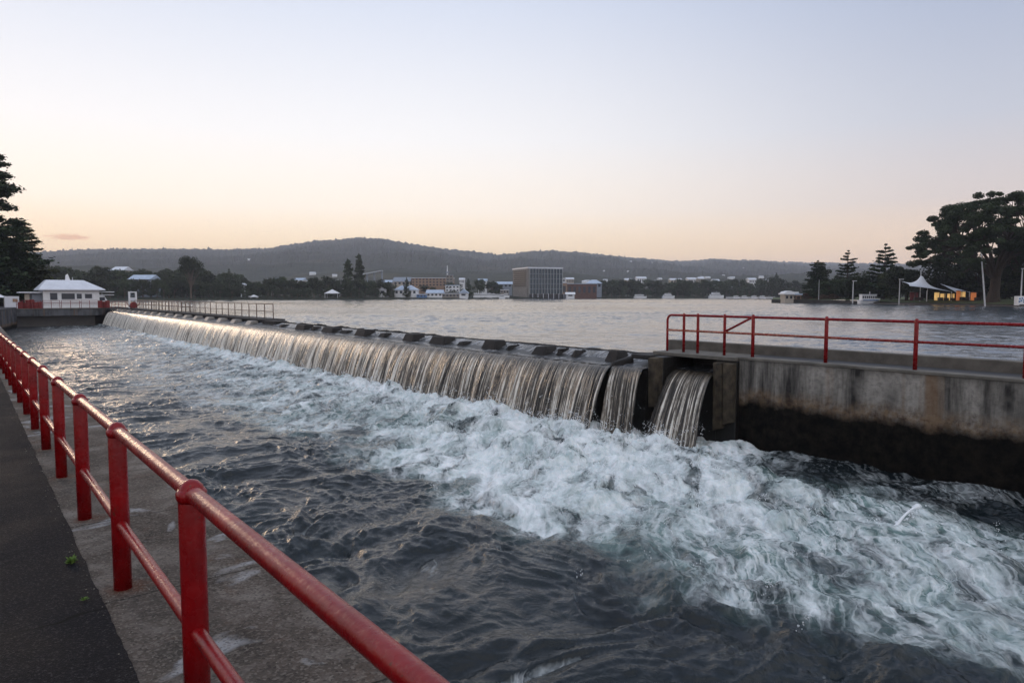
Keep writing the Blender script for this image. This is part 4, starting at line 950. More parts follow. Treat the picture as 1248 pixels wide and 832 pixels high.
# single trees of the far shore
tree_px('gum_tree', 'tall round-headed gum tree rising above the wooded far slope', 'gum', lambda: broad_proto(71, 10, 9, 26, 90, .27, .97, .55, True), 'leaf_far', 'bark_far', 234, 310, 275, 9.8, 30, 9)
for px, yt, Z, lab, dk in ((425, 316.5, 340, 'shorter of the two tall column pines on the far shore', 5), (438.5, 310.5, 352, 'taller of the two tall column pines on the far shore', 6)):
    tree_px('column_pine', lab, 'col%d' % dk, lambda: pine_proto(80 + dk, 20, 3.4, 26, .5, 60, .1, .28, .05, 0, .2, 10), 'leaf_far', 'bark_far', px, yt, Z, 19.6, 14, 7)
for px, yt, lab in ((280.5, 329, 'small pointed conifer at the edge of the wooded far slope'), (945, 333.5, 'pointed conifer peaking above the straight belt near the park point'), (496, 339, 'small dark conifer beside the row of far white houses'), (571, 340, 'dark conifer standing above the far marina')):
    tree_px('conifer', lab, 'smallcon', lambda: pine_proto(90, 20, 5.5, 14, .6, 60, .1, .7, .08, 0, .2, 10), 'leaf_far', 'bark_far', px, yt, float(shore(px)) + 18, 19.6)
for px, yt, wd_, lab in ((521, 347, 26, 'wide dark bush between the orange block and the marina sheds'), (553, 343, 24, 'dark tree behind the small white tower house'), (585, 339, 20, 'dark round tree between the marina and the pale blue roof'), (600, 341, 22, 'dark tree just short of the glass office block'), (608, 346, 14, 'small tree against the side of the glass office block'), (476, 352, 16, 'shore bush before the small white gable'), (497, 355, 16, 'yellowish shore bush before the white house with the arched front'), (548, 355, 22, 'low bush beneath the small white tower house'), (530, 356, 16, 'low green bush behind the marina sheds')):
    tree_px('tree', lab, 'bf%d' % (int(px) % 7), lambda: broad_proto(51, 10, 9, 22, 75, .36), 'leaf_far', 'bark_far', px, yt, float(shore(px)) + (40 if yt < 350 else 22), 9.7, wd_, 9)

# ------------------------------------------------------------------ far buildings
def building(name, label, cat, px0, px1, ye, yb, Z, roof='gable', yr=None, depth=8, wm_='white', rm='white_roof', wins=3, floors=1, group=None, over=.5, rot=0.0, lit=None):
    w_ = (px1 - px0) * Z / 832; pc = (px0 + px1) / 2; zb = zc(yb, Z); h = zc(ye, Z) - zb
    t = thing(name, label, cat, wpt(pc, Z, zb), -TH + rot, group)
    under = max(0.5, zb - float(terr(pc, Z)) + .8)
    m = MB(); m.box(-w_ / 2, w_ / 2, 0, depth, -under, h); obj('wall', m, M[wm_], t)
    e = over; hr = (zc(yr, Z) - zb - h) if yr else 0
    m = MB()
    if roof == 'flat': m.box(-w_ / 2 - e * .4, w_ / 2 + e * .4, -e * .4, depth + e * .4, h + .002, h + .35)
    elif roof == 'gable':     # ridge along width
        m.add([(-w_ / 2 - e, -e, h - .1), (w_ / 2 + e, -e, h - .1), (w_ / 2 + e, depth + e, h - .1), (-w_ / 2 - e, depth + e, h - .1), (-w_ / 2 - e, depth / 2, h + hr), (w_ / 2 + e, depth / 2, h + hr)], [(0, 1, 5, 4), (2, 3, 4, 5), (0, 4, 3), (1, 2, 5), (3, 2, 1, 0)])
    elif roof == 'front':     # gable faces the lake
        m.add([(-w_ / 2 - e, -e, h - .1), (w_ / 2 + e, -e, h - .1), (w_ / 2 + e, depth + e, h - .1), (-w_ / 2 - e, depth + e, h - .1), (0, -e, h + hr), (0, depth + e, h + hr)], [(0, 4, 5, 3), (1, 2, 5, 4), (0, 1, 4), (2, 3, 5), (3, 2, 1, 0)])
    else:
        i_ = min(w_ * .28, depth * .4)
        m.add([(-w_ / 2 - e, -e, h - .1), (w_ / 2 + e, -e, h - .1), (w_ / 2 + e, depth + e, h - .1), (-w_ / 2 - e, depth + e, h - .1), (-w_ / 2 + i_, depth / 2, h + hr), (w_ / 2 - i_, depth / 2, h + hr)], [(0, 1, 5, 4), (2, 3, 4, 5), (0, 4, 3), (1, 2, 5), (3, 2, 1, 0)])
    obj('roof', m, M[rm], t)
    for f_ in range(floors):
        fh = h / floors
        for k in range(wins):
            cx_ = -w_ / 2 + (k + .5) * w_ / wins; ww = w_ / wins * .5
            m = MB(); m.box(cx_ - ww / 2, cx_ + ww / 2, -.06, -.003, f_ * fh + fh * .35, f_ * fh + fh * .8); obj('window', m, M[lit or 'glass'], t)
    return t
B = building
B('house', 'white house high on the wooded far slope above the boathouse office roof', 'house', 138, 152, 329, 334, 350, 'gable', 324.5, 9, 'cream', 'white_roof', 3)
B('house', 'long low pale roofed house beside the white house high on the wooded slope', 'house', 119, 137, 331, 334, 345, 'gable', 328.5, 8, 'tan', 'blueroof', 4)
B('house', 'grey-blue house lower on the wooded far slope, under the two high ones', 'house', 159, 184, 340, 345, 290, 'gable', 334.5, 9, 'grey', 'blueroof', 4)
B('house', 'small pale house showing between the slope trees and the clump round the tall pines', 'house', 294, 303, 348, 352, 320, 'gable', 345, 8, 'white', 'white_roof', 2)
B('house', 'pale roof glimpsed left of the tall pines above the shore trees', 'house', 360, 370, 341, 345, 420, 'gable', 338.5, 8, 'white', 'blueroof', 2)
B('house', 'pale flat roofed house just left of the shorter column pine', 'house', 409, 420, 341, 345, 420, 'flat', None, 8, 'white', 'white_roof', 2)
B('house', 'white low house behind the trees right of the dome-topped clump', 'house', 332, 341, 341, 345, 420, 'gable', 338.5, 8, 'cream', 'blueroof', 2)
B('house', 'white gable ended cottage at the water edge right of the tall pines', 'house', 462, 471, 353, 360, 348, 'front', 350.5, 8, 'white', 'white_roof', 1)
B('house', 'white house with a long verandah on the shore before the orange block', 'house', 481, 508, 353, 360, 352, 'hip', 347.5, 9, 'white', 'blueroof', 5)
B('apartment_block', 'long orange and tan terraced apartment block on the far rise', 'apartment block', 502, 552, 339, 349, 430, 'flat', None, 12, 'tan', 'white_roof', 12, 3)
B('house', 'pale house on the rise left of the orange terraced block', 'house', 480, 500, 343, 348, 430, 'gable', 337.5, 9, 'cream', 'grey', 4)
B('house', 'tiny pale house on the rise furthest left of the orange terraced block', 'house', 463, 477, 344, 348, 440, 'gable', 341, 9, 'beige', 'blueroof', 3)
B('tower_house', 'small white tower house standing behind the marina sheds', 'house', 543, 560, 348, 356, 385, 'flat', None, 7, 'white', 'blueroof', 4, 2)
B('tower', 'plain grey concrete tower block behind the orange terraced block', 'tower', 544, 552, 335.5, 346, 418, 'flat', None, 5, 'beige', 'grey', 2, 3)
B('shed', 'low white marina shed with a pale peaked roof on the shore', 'shed', 520, 539, 357, 362, 352, 'gable', 353, 9, 'white', 'blueroof', 4)
B('shed', 'long low white shed on the shore left of the boatyard', 'shed', 539, 560, 358, 362.5, 352, 'flat', None, 8, 'beige', 'white_roof', 5)
B('shed', 'small white boatyard shed with a steep pale roof', 'shed', 560, 570, 357, 362, 352, 'front', 352, 8, 'white', 'blueroof', 1)
B('shed', 'low blue shed at the waterline left of the marina', 'shed', 508, 520, 359, 362.5, 350, 'flat', None, 6, 'stall_blue', 'white_roof', 3)
B('house', 'house with a pale blue roof above the trees left of the glass office block', 'house', 583, 593, 342, 346, 430, 'gable', 339.5, 8, 'white', 'blueroof', 2)
B('warehouse', 'long shed with a pale green-blue roof touching the glass office block', 'warehouse', 604, 624, 346, 351, 440, 'gable', 343, 10, 'grey', 'blueroof', 4)
B('shed', 'small flat-topped pale shed at the foot of the glass office block', 'shed', 610, 620, 353.5, 358, 380, 'flat', None, 6, 'beige', 'white_roof', 3)
B('brick_hall', 'wide low brown brick hall right of the glass office block', 'hall', 691, 727, 346, 362.5, 400, 'flat', None, 20, 'brick', 'blueroof', 6, 1)
B('annex', 'tan wall section between the glass office block and the brown brick hall', 'annex', 684, 691, 345, 362, 396, 'flat', None, 10, 'tan', 'white_roof', 1, 1)
B('house', 'small white block above the tan wall section beside the glass office block', 'house', 685, 689, 339.5, 345, 430, 'flat', None, 6, 'white', 'white_roof', 1)
B('warehouse', 'shed with a big pale curved-edge roof behind the end of the brown brick hall', 'warehouse', 716, 733, 345, 352, 430, 'hip', 341, 12, 'grey', 'blueroof', 3)
B('tent', 'white canopy tent on the shore before the brown brick hall', 'tent', 690, 700, 358.5, 362, 382, 'gable', 356, 5, 'white', 'white', 1)
t = thing('antenna_mast', 'thin pale antenna mast rising above the orange terraced block', 'mast', wpt(545.5, 425, 6)); m = MB(); zt = zc(323.5, 425); m.tube([(0, 0, 0), (0, 0, zt - 11), (0, 0, zt - 6)], [.5, .4, .18], 6); obj('pole', m, M['white'], t)
m = MB(); m.box(-.9, .9, -.5, .5, zc(333, 425) - 6, zc(331, 425) - 6); obj('antenna', m, M['grey'], t)
for px, lab in ((404, 'white hipped picnic shelter on the shore left of the tall pines'), (309, 'small white tent roof at the water edge left of the tall pines')):
    Z = float(shore(px)) + 5; W_ = (17 if px == 404 else 9) * Z / 832; zb = zc(363.5 if px == 404 else 365, Z)
    t = thing('shelter', lab, 'shelter', wpt(px, Z, zb), -TH); ze = (zc(357.3 if px == 404 else 361.5, Z) - zb); zp = ze + (1.8 if px == 404 else .9)
    m = MB(); m.add([(-W_ / 2, 0, ze), (W_ / 2, 0, ze), (W_ / 2, W_ * .7, ze), (-W_ / 2, W_ * .7, ze), (0, W_ * .35, zp), (-W_ / 2, 0, ze - .15), (W_ / 2, 0, ze - .15), (W_ / 2, W_ * .7, ze - .15), (-W_ / 2, W_ * .7, ze - .15)], [(0, 1, 4), (1, 2, 4), (2, 3, 4), (3, 0, 4), (5, 6, 1, 0), (6, 7, 2, 1), (7, 8, 3, 2), (8, 5, 0, 3), (8, 7, 6, 5)]); obj('roof', m, M['white'], t)
    for sx_ in (-1, 1):
        for yy_ in (.3, W_ * .7 - .3):
            m = MB(); m.tube([(sx_ * (W_ / 2 - .3), yy_, -1.0), (sx_ * (W_ / 2 - .3), yy_, ze - .15)], .12, 6); obj('post', m, M['steelpole'], t)
# sloping pale roof / bridge ramp right of the pines
Z = 520; a = at(441, 334, Z); b = at(465, 329.3, Z)
t = thing('viaduct', 'thin pale sloping road viaduct emerging right of the taller column pine', 'viaduct', wpt(452, Z, 8), -TH); L0 = (441 - 452) * Z / 832; L1 = (466 - 452) * Z / 832
m = MB(); m.hexa([(L0, 0, a[2] - 8.7), (L1, 0, b[2] - 8.4), (L0, 6, a[2] - 8.7), (L1, 6, b[2] - 8.4), (L0, 0, a[2] - 8), (L1, 0, b[2] - 8), (L0, 6, a[2] - 8), (L1, 6, b[2] - 8)]); obj('deck', m, M['white_roof'], t)
for k in (.25, .6, .97):
    m = MB(); xx = L0 + (L1 - L0) * k; zz_ = a[2] + (b[2] - a[2]) * k - 8.75; m.box(xx - .5, xx + .5, 2, 4, -7, zz_); obj('pier', m, M['grey'], t)

# glass office block
Zo = 385; phi = R_(-20)
cpos = wpt(643.5, Zo, .5)
ob = thing('office_block', 'tall glass office block with pale vertical fins and a louvred concrete end', 'office block', cpos, -TH - phi)
Ht = zc(327, Zo) - .5; Wd = 42 * Zo / 832 / math.cos(phi) * 1.02; Dp = 18.5 * Zo / 832 / math.sin(-phi)
# local: x along glass front (rotated so that it recedes), y along the louvred end
m = MB(); m.box(.0, Wd, .0, Dp, -1.5, Ht); obj('body', m, M['office'], ob)
m = MB(); m.box(-.3, Wd + .3, -.35, Dp + .3, Ht + .002, Ht + .75); obj('roof', m, M['white_roof'], ob)
m = MB(); m.box(.9, Wd - .1, -.16, -.004, 2.2, Ht - .02); obj('glazing', m, M['blueglass'], ob)
nf = 12
for k in range(nf):
    xx = .9 + (Wd - 1.1) * k / (nf - 1); m = MB(); m.box(xx - .11, xx + .11, -.6, -.162, 2.2, Ht - .05); obj('fin', m, M['officetrim'], ob)
for k in range(5):
    z0 = 2.2 + (Ht - 2.2) * (k + .96) / 5; m = MB(); m.box(.92, Wd - .12, -.28, -.163, z0 - .12, z0 + .10); obj('spandrel', m, M['grey'], ob)
m = MB(); m.box(-.02, .88, -.5, -.006, -1.5, Ht - .02); obj('edge_pier', m, M['office'], ob)
for k in range(8):
    z0 = Ht - 1.1 - k * (Ht * .56 / 8); m = MB(); m.box(-.05, -.004, Dp * .12, Dp * (.93 - .04 * (k % 2)), z0 - .75, z0); lv = obj('louvre_shade_panel', m, M['dark'], ob)  # flat near-black panel, shade of the open floors as a colour
    m = MB(); m.box(-.5, -.052, Dp * .10, Dp * .97, z0 - 1.02, z0 - .82); obj('louvre', m, M['beige'], ob)
m = MB(); m.box(-.3, -.006, Dp * .05, Dp * .95, -1.5, Ht * .36); obj('plinth', m, M['beige'], ob)
m = MB(); m.box(.5, Wd + 4, -3.2, -.8, -1.5, 1.9); obj('podium', m, M['dark'], ob)
for k in range(7):
    m = MB(); xx = 1.5 + (Wd - 2) * k / 6; m.tube([(xx, -3.4, -1), (xx, -3.4, 2.4)], .16, 6); obj('column', m, M['white_roof'], ob)

# houses scattered over the hillside
proto = None; hl = []
rr_ = np.random.default_rng(12)
def hill_house(px, Z, s_):
    global proto
    z = float(terr(px, Z)); pos = wpt(px, Z, z + 1)
    if proto is None:
        proto = thing('house', 'tiny pale house among trees on the distant hillside', 'house', pos, -TH, 'tiny houses scattered over the distant hillside')
        m = MB(); m.box(-6, 6, 0, 9, -6, 4); obj('wall', m, M['white'], proto)
        m = MB(); m.add([(-6.5, -.5, 3.9), (6.5, -.5, 3.9), (6.5, 9.5, 3.9), (-6.5, 9.5, 3.9), (-6.5, 4.5, 6.5), (6.5, 4.5, 6.5)], [(0, 1, 5, 4), (2, 3, 4, 5), (0, 4, 3), (1, 2, 5), (3, 2, 1, 0)]); obj('roof', m, M['white_roof'], proto); o = proto
    else: o = copy_tree(proto, None, pos, -TH + rr_.uniform(-.6, .6))
    o.scale = (s_, s_, s_ * .8)
for i in range(55):
    px = rr_.choice([rr_.uniform(735, 960), rr_.uniform(700, 900), rr_.uniform(270, 420)], p=[.5, .4, .1]); Z = rr_.uniform(900, 2600) if i % 3 else rr_.uniform(640, 900)
    hill_house(px, Z, rr_.uniform(.35, .75) * (1 if Z > 900 else .6))
# row of pale town buildings showing just above the tree belt
for i, (a, b, yt) in enumerate(((776, 787, 339), (817, 830, 341), (838, 847, 340), (851, 857, 339.5), (912, 921, 340.5), (762, 770, 341), (560, 566, 340.5), (690, 699, 340), (869, 876, 342), (930, 937, 342))):
    B('house', ['pale town building peeping over the tree belt behind the first ferry', 'white low town building peeping over the belt above the middle ferry', 'small white town building right of the one above the middle ferry', 'narrow pale town block above the gap between the ferries', 'larger white roofed town building above the long white jetty', 'small pale town building nearest the brown hall over the tree belt', 'tiny pale house over the trees beside the white tower house', 'small pale block just above the brown brick hall', 'low white roof above the last ferry over the tree belt', 'low pale roof over the belt near the pointed conifer'][i], 'house', a, b, yt, yt + 6, 620, 'gable', yt - 2, 9, ['white', 'cream'][i % 2], 'white_roof', 4)

# ------------------------------------------------------------------ boats on the far side
def ferry(px0, px1, yw, ytop, Z, lab, decks=2, nm='ferry', cat='ferry'):
    L = (px1 - px0) * Z / 832; t = thing(nm, lab, cat, wpt((px0 + px1) / 2, Z, ZL), -TH + .12)
    h = zc(ytop, Z) - ZL; b = L * .26; m = MB()
    st = np.linspace(-1, 1, 9); vs = []; 
    for s_ in st:
        wd_ = b / 2 * (1 - max(0, (s_ - .2) / .8) ** 2 * .95) ; zt_ = h * .34 + max(0, s_) ** 2 * h * .12
        vs += [(s_ * L / 2, -wd_, zt_), (s_ * L / 2 * .96, -wd_ * .75, -.4), (s_ * L / 2 * .96, wd_ * .75, -.4), (s_ * L / 2, wd_, zt_)]
    fs = []
    for i in range(8):
        for j in range(3): fs.append((i * 4 + j, i * 4 + j + 1, i * 4 + j + 5, i * 4 + j + 4))
        fs.append((i * 4 + 3, i * 4, i * 4 + 4, i * 4 + 7))
    fs += [(0, 3, 2, 1), (32, 33, 34, 35)]
    m.add(vs, fs); obj('hull', m, M['white'], t)
    z = h * .34
    for d in range(decks):
        k = 1 - .3 * d; hh_ = h * (.42 / decks)
        m = MB(); m.box(-L * .42 * k, L * .26 * k, -b * .38, b * .38, z - (.15 if d == 0 else 0), z + hh_); cb = obj('cabin', m, M['white'], t)
        nw = 7
        m = MB()
        for q_ in range(nw):
            x_ = -L * .42 * k + (q_ + .25) * L * .68 * k / nw; m.box(x_, x_ + L * .68 * k / nw * .6, -b * .38 - .06, -b * .38 - .003, z + hh_ * .3, z + hh_ * .75)
        obj('window_row', m, M['glass'], t)
        m = MB(); m.box(-L * .44 * k, L * .28 * k, -b * .42, b * .42, z + hh_ + .002, z + hh_ + .12); obj('deck_roof', m, M['white_roof'], t); z += hh_ + .125
    m = MB(); m.tube([(0, 0, z), (0, 0, h)], .08, 6); obj('mast', m, M['steelpole'], t)
    return t
ferry(772, 788, 363, 357.5, 432, 'low long white ferry moored on the far shore, nearest the brown brick hall', 1)
ferry(806.5, 822, 363, 356, 428, 'two-deck white ferry, the middle one on the far shore', 2)
ferry(863, 882, 363, 354.5, 425, 'largest white ferry on the far shore, nearest the long jetty', 2)
t = thing('jetty', 'long pale low jetty on the far shore beside the largest ferry', 'jetty', wpt(913, 425, ZL), -TH)
m = MB(); m.box(-14, 16, 0, 2.5, .3, .9); obj('deck', m, M['white'], t)
for k in range(7): m = MB(); m.tube([(-13 + 4.7 * k, 1, -1), (-13 + 4.7 * k, 1, .3)], .2, 6); obj('pile', m, M['bark'], t)
for k, (px, lab) in enumerate(((893, 'small white boat at the ferry end of the long far jetty'), (903, 'small white boat second from the ferry end of the long far jetty'), (915, 'small white boat at the middle of the long far jetty'), (925, 'small white boat near the park end of the long far jetty'))):
    ferry(px, px + 8, 363, 359.5, 418, lab, 1, 'boat', 'boat')
# boatyard: white boats on the far marina
for k in range(8):
    px = 577 + k * 5.2; Z = 362 + (k % 3) * 6
    labs = 'small white boat in the crowded far marina left of the glass office block'
    b = ferry(px, px + 7.5, 363, 357.5 + (k % 3) * .9, Z, labs, 1, 'boat', 'boat'); b['group'] = 'white boats crowded in the far marina'; b.location[2] = max(ZL, float(terr(px + 3, Z)))

# ------------------------------------------------------------------ park point on the right
pf = [(941, 173), (1000, 163), (1050, 155), (1100, 145), (1150, 133), (1200, 122), (1248, 113), (1400, 95), (1800, 80)]
front = [wpt(a, b)[:2] for a, b in pf]; back = [wpt(a, b + 55 if a > 960 else b + 16)[:2] for a, b in pf][::-1]
zt_ = .75
gnd = MB(); n = len(front); vs = [(p[0], p[1], zt_ if i < 3 else .28) for i, p in enumerate(front)] + [(p[0], p[1], zt_ + .1) for p in [wpt(a, b + 7)[:2] for a, b in pf]] + [(p[0], p[1], zt_ + .5) for p in back[::-1]] + [(wpt(a, b + 300)[0], wpt(a, b + 300)[1], zt_ - 1.2) for a, b in pf]
gnd.add(vs, [(r_ * n + i, r_ * n + i + 1, (r_ + 1) * n + i + 1, (r_ + 1) * n + i) for r_ in range(2) for i in range(n - 1)])
tag(obj('park_lawn', gnd, M['grass']), kind='structure')
sw = MB()
for i in range(n - 1):
    p, q_ = np.array(front[i]), np.array(front[i + 1]); d = (q_ - p) / np.linalg.norm(q_ - p); nn = np.array([d[1], -d[0]]); nn = nn if nn @ (-FW[:2]) > 0 else -nn
    z1 = zt_ + .02 if i < 2 else .30
    a0, a1, b0, b1 = p + nn * .5, q_ + nn * .5, p - nn * .3, q_ - nn * .3
    sw.hexa([(*a0, -2), (*a1, -2), (*b0, -2), (*b1, -2), (*a0, z1), (*a1, z1 if i != 1 else .5), (*b0, z1), (*b1, z1 if i != 1 else .5)])
tag(obj('seawall', sw, M['seawall']), 'low dark stone seawall edging the park point on the lake', 'seawall')
sw = MB()
for i in range(2, n - 1):
    p, q_ = np.array(front[i]), np.array(front[i + 1]); d = (q_ - p) / np.linalg.norm(q_ - p); nn = np.array([d[1], -d[0]]); nn = nn if nn @ (-FW[:2]) > 0 else -nn
    sw.hexa([(*(p + nn * 1.6), -1), (*(q_ + nn * 1.6), -1), (*(p - nn * 4), -1), (*(q_ - nn * 4), -1), (*(p + nn * 1.6), -.05), (*(q_ + nn * 1.6), -.05), (*(p - nn * 4), .62), (*(q_ - nn * 4), .62)])
tag(obj('bank', sw, M['bank']), kind='structure')
ZP = .8
def tp(name, label, key, maker, leafm, px, ytop, Z, H0, wpx=None, W0=None): return tree_px(name, label, key, maker, leafm, 'bark', px, ytop, Z, H0, wpx, W0, ZP - .1)
tp('conifer', 'broad dark rounded conifer nearest the tip of the park point', 'rc', lambda: pine_proto(301, 20, 7.5, 20, .42, 170, .05, .45, .04, .12, .2, 12), 'needle', 995, 318.5, 178, 19.6, 40, 15)
tp('norfolk_pine', 'slim tiered pine in the middle of the park point behind the lamp post', 'np1', lambda: pine_proto(302, 20, 5.2, 15, .34, 230, .35, .55, .10, -.05, .6, 8), 'needle', 1031, 306, 172, 19.6, 37, 10.4)
tp('norfolk_pine', 'larger tiered pine between the middle pine and the huge spreading tree', 'np2', lambda: pine_proto(303, 20, 5.6, 14, .36, 260, .35, .5, .10, -.05, .6, 8), 'needle', 1076, 298.5, 160, 19.6, 46, 11.2)
tp('conifer', 'distant conifer showing at the gap behind the tiered pines', 'np1', None, 'needle', 1052, 330, 200, 19.6, 22, 10.4)
BR = lambda s_: (lambda: broad_proto(s_, 10, 9, 30, 190, .22, .95, .05))
for i, (px, yt, Z, wd_, lab) in enumerate(((1010, 338, 172, 52, 'dark round bush between the broad conifer and the middle tiered pine'), (1034, 334, 168, 48, 'dark bush at the foot of the middle tiered pine'), (1060, 333, 163, 46, 'dark bush at the foot of the larger tiered pine'), (1085, 329, 158, 46, 'green round tree right of the larger tiered pine'), (1104, 321, 150, 52, 'taller domed green tree behind the pointed white canopy'), (1122, 330, 152, 44, 'dark tree behind the pointed white canopy, under the huge spreading tree'), (1150, 335, 150, 60, 'dark tree behind the market tents'), (1185, 335, 150, 60, 'dark tree behind the leaning mast'), (1222, 332, 146, 60, 'dark tree behind the lawn right of the leaning mast'), (1262, 330, 140, 66, 'dark tree at the frame-side edge of the park'), (1310, 330, 140, 70, 'dark tree beyond the white bin in the park'))):
    tp('tree', lab, 'pb%d' % (i % 4), BR(330 + i % 4), 'leaf' if i in (3, 4) else 'leaf_near', px, yt, Z, 9.6, wd_, 9)
for i, (px, yt, wd_, lab) in enumerate(((972, 358.5, 12, 'low russet shrub heap right of the cream kiosk'), (983, 357, 14, 'russet shrub under the thin pale mast'), (1000, 358, 16, 'low russet shrub under the dark round bush'), (1017, 357.5, 16, 'low shrub at the foot of the middle lamp post'), (1035, 359, 12, 'low russet shrub beside the white moored boat'))):
    tp('shrub', lab, 'sh%d' % (i % 2), (lambda: broad_proto(350 + i, 10, 9, 22, 90, .35, .95, .05)), 'heath', px, yt, 168, 9.6, wd_, 9)

# huge spreading tree
def giant(seed, H, W, name='giant'):
    r = np.random.default_rng(seed); q_ = []; tr = MB()
    tr.tube([(0, 0, -1), (0, 0, .4), (.2, 0, 2.2), (.3, .1, H * .22)], [1.5, 1.05, .8, .75], 12)
    limbs = []
    for i in range(9):
        a = i / 9 * 6.28 + r.uniform(-.2, .2); out = W / 2 * r.uniform(.35, .6); h1 = H * r.uniform(.45, .68)
        p1 = np.array([math.cos(a) * out * .35, math.sin(a) * out * .35, H * .22 + (h1 - H * .22) * .5]); p2 = np.array([math.cos(a) * out, math.sin(a) * out, h1])
        tr.tube([(.3, .1, H * .18), tuple(p1 * np.array([.5, .5, .8])), tuple(p1), tuple(p2)], [.45, .36, .28, .16], 8); limbs.append((p1, p2))
    for i in range(285):
        a = r.uniform(0, 6.28); el_ = math.asin(r.uniform(.02, 1.0)); sh_ = r.uniform(.80, 1.0) if r.random() < .82 else r.uniform(.4, .8)
        c = np.array([math.cos(a) * math.cos(el_) * W / 2 * sh_, math.sin(a) * math.cos(el_) * W / 2 * sh_, H * .33 + math.sin(el_) * H * .64 * sh_])
        if el_ < .25 and r.random() < .3: c[2] -= H * r.uniform(.03, .16)
        s_ = r.uniform(.6, 1.5)
        n_ = int(520 * s_ ** 1.5); q_.append(leaves(c, s_, n_, .15, r, r.uniform(.45, .75), .2))
        q_.append(leaves(c + r.normal(0, s_ * .6, 3) * np.array([1, 1, .3]), s_ * .6, n_ // 2, .16, r, .5, .35))
        p1, p2 = min(limbs, key=lambda L: np.linalg.norm((L[1] - c)[:2]))
        st = p2 if np.linalg.norm(p2 - c) < np.linalg.norm(p1 - c) else p1; mid = (st + c) / 2 + r.normal(0, .3, 3) + np.array([0, 0, -.2])
        tr.tube([tuple(st), tuple(mid), tuple(c)], [.13, .09, .03], 6)
    m = MB(); m.quads(np.vstack(q_)); return m, tr
Zg_ = 124; Hg = zc(231, Zg_) - ZP
tree('spreading_tree', 'huge dark spreading tree with open limbs towering over the park market', 'giant', lambda: giant(404, Hg / .985, 26.5), 'leaf_near', 'bark', wpt(1209, Zg_, ZP - .1), 1.0, 1.0)
tree('spreading_tree', 'second big dark spreading tree at the picture edge behind the huge one', 'giant', None, 'leaf_near', 'bark', wpt(1290, 132, ZP - .1), .82, .85)
tp('tree', 'dense dark tree filling the left skirt of the huge spreading tree', 'pb1', None, 'leaf_near', 1152, 300, 147, 9.6, 62, 9)
tp('tree', 'dense dark tree under the open crown of the huge spreading tree', 'pb2', None, 'leaf_near', 1192, 300, 146, 9.6, 76, 9)
tp('tree', 'dense dark tree right of the leaning mast under the spreading crown', 'pb3', None, 'leaf_near', 1240, 300, 142, 9.6, 80, 9)
# kiosk
Zk = 168
t = B('kiosk', 'cream kiosk with a curved white roof at the tip of the park point', 'kiosk', 956, 971, 359, 366.5, Zk, 'flat', None, 3, 'cream', 'white', 3, over=.9)
m = MB(); m.prism([(-1.7, 1.87), (-1.3, 2.25), (-.2, 2.45), (.5, 2.2), (1.75, 2.2), (1.75, 1.87)], -.2, 3.1); obj('awning', m, M['white'], t)
B('stall', 'small orange panelled stall touching the cream kiosk', 'stall', 969, 976, 359.5, 366.5, Zk - .3, 'flat', None, 3, 'tan', 'blueroof', 1)
def pole(px, ytop, yb, Z, lab, head=True, lean=0, nm='lamp_post', r0=.09):
    zb = zc(yb, Z); zt = zc(ytop, Z); t = thing(nm, lab, nm.replace('_', ' '), wpt(px, Z, zb), -TH)
    m = MB(); m.tube([(0, 0, -.5), (lean * .5, 0, (zt - zb) * .5), (lean, 0, zt - zb)], [r0, r0 * .85, r0 * .6], 8); obj('pole', m, M['steelpole'], t)
    if head:
        m = MB(); m.box(-.15, .75, -.12, .12, zt - zb - .12, zt - zb + .03); obj('lamp_head', m, M['steelpole'], t)
    return t
pole(1038.5, 342, 366.5, 150, 'pale lamp post before the middle tiered pine', True, r0=.14)
pole(1095, 340, 367.5, 142, 'pale lamp post between the green round trees and the pointed canopy', True, r0=.12)
pole(1243, 327, 370, 115, 'pale lamp post beside the blue and white bin on the lawn', True, r0=.12)
pole(997, 341, 365, 165, 'thin pale mast behind the russet shrubs', False, nm='flagpole', r0=.07)
pole(1129, 345, 352, 141, 'short pale finial pole on the pointed canopy', False, nm='flagpole', r0=.05)
pole(1200, 304, 371.5, 118, 'tall pale leaning mast at the water edge in front of the spreading tree', False, (1191.5 - 1200) * 118 / 832, 'mast', .14)
b = ferry(1045, 1073, 367, 355.5, 152, 'white motorboat with a cabin moored beside the park lamp post', 1, 'boat', 'boat')
m = MB(); m.box(-2, 1.6, -.76, -.735, .75, .95); obj('stripe', m, M['stall_blue'], b)
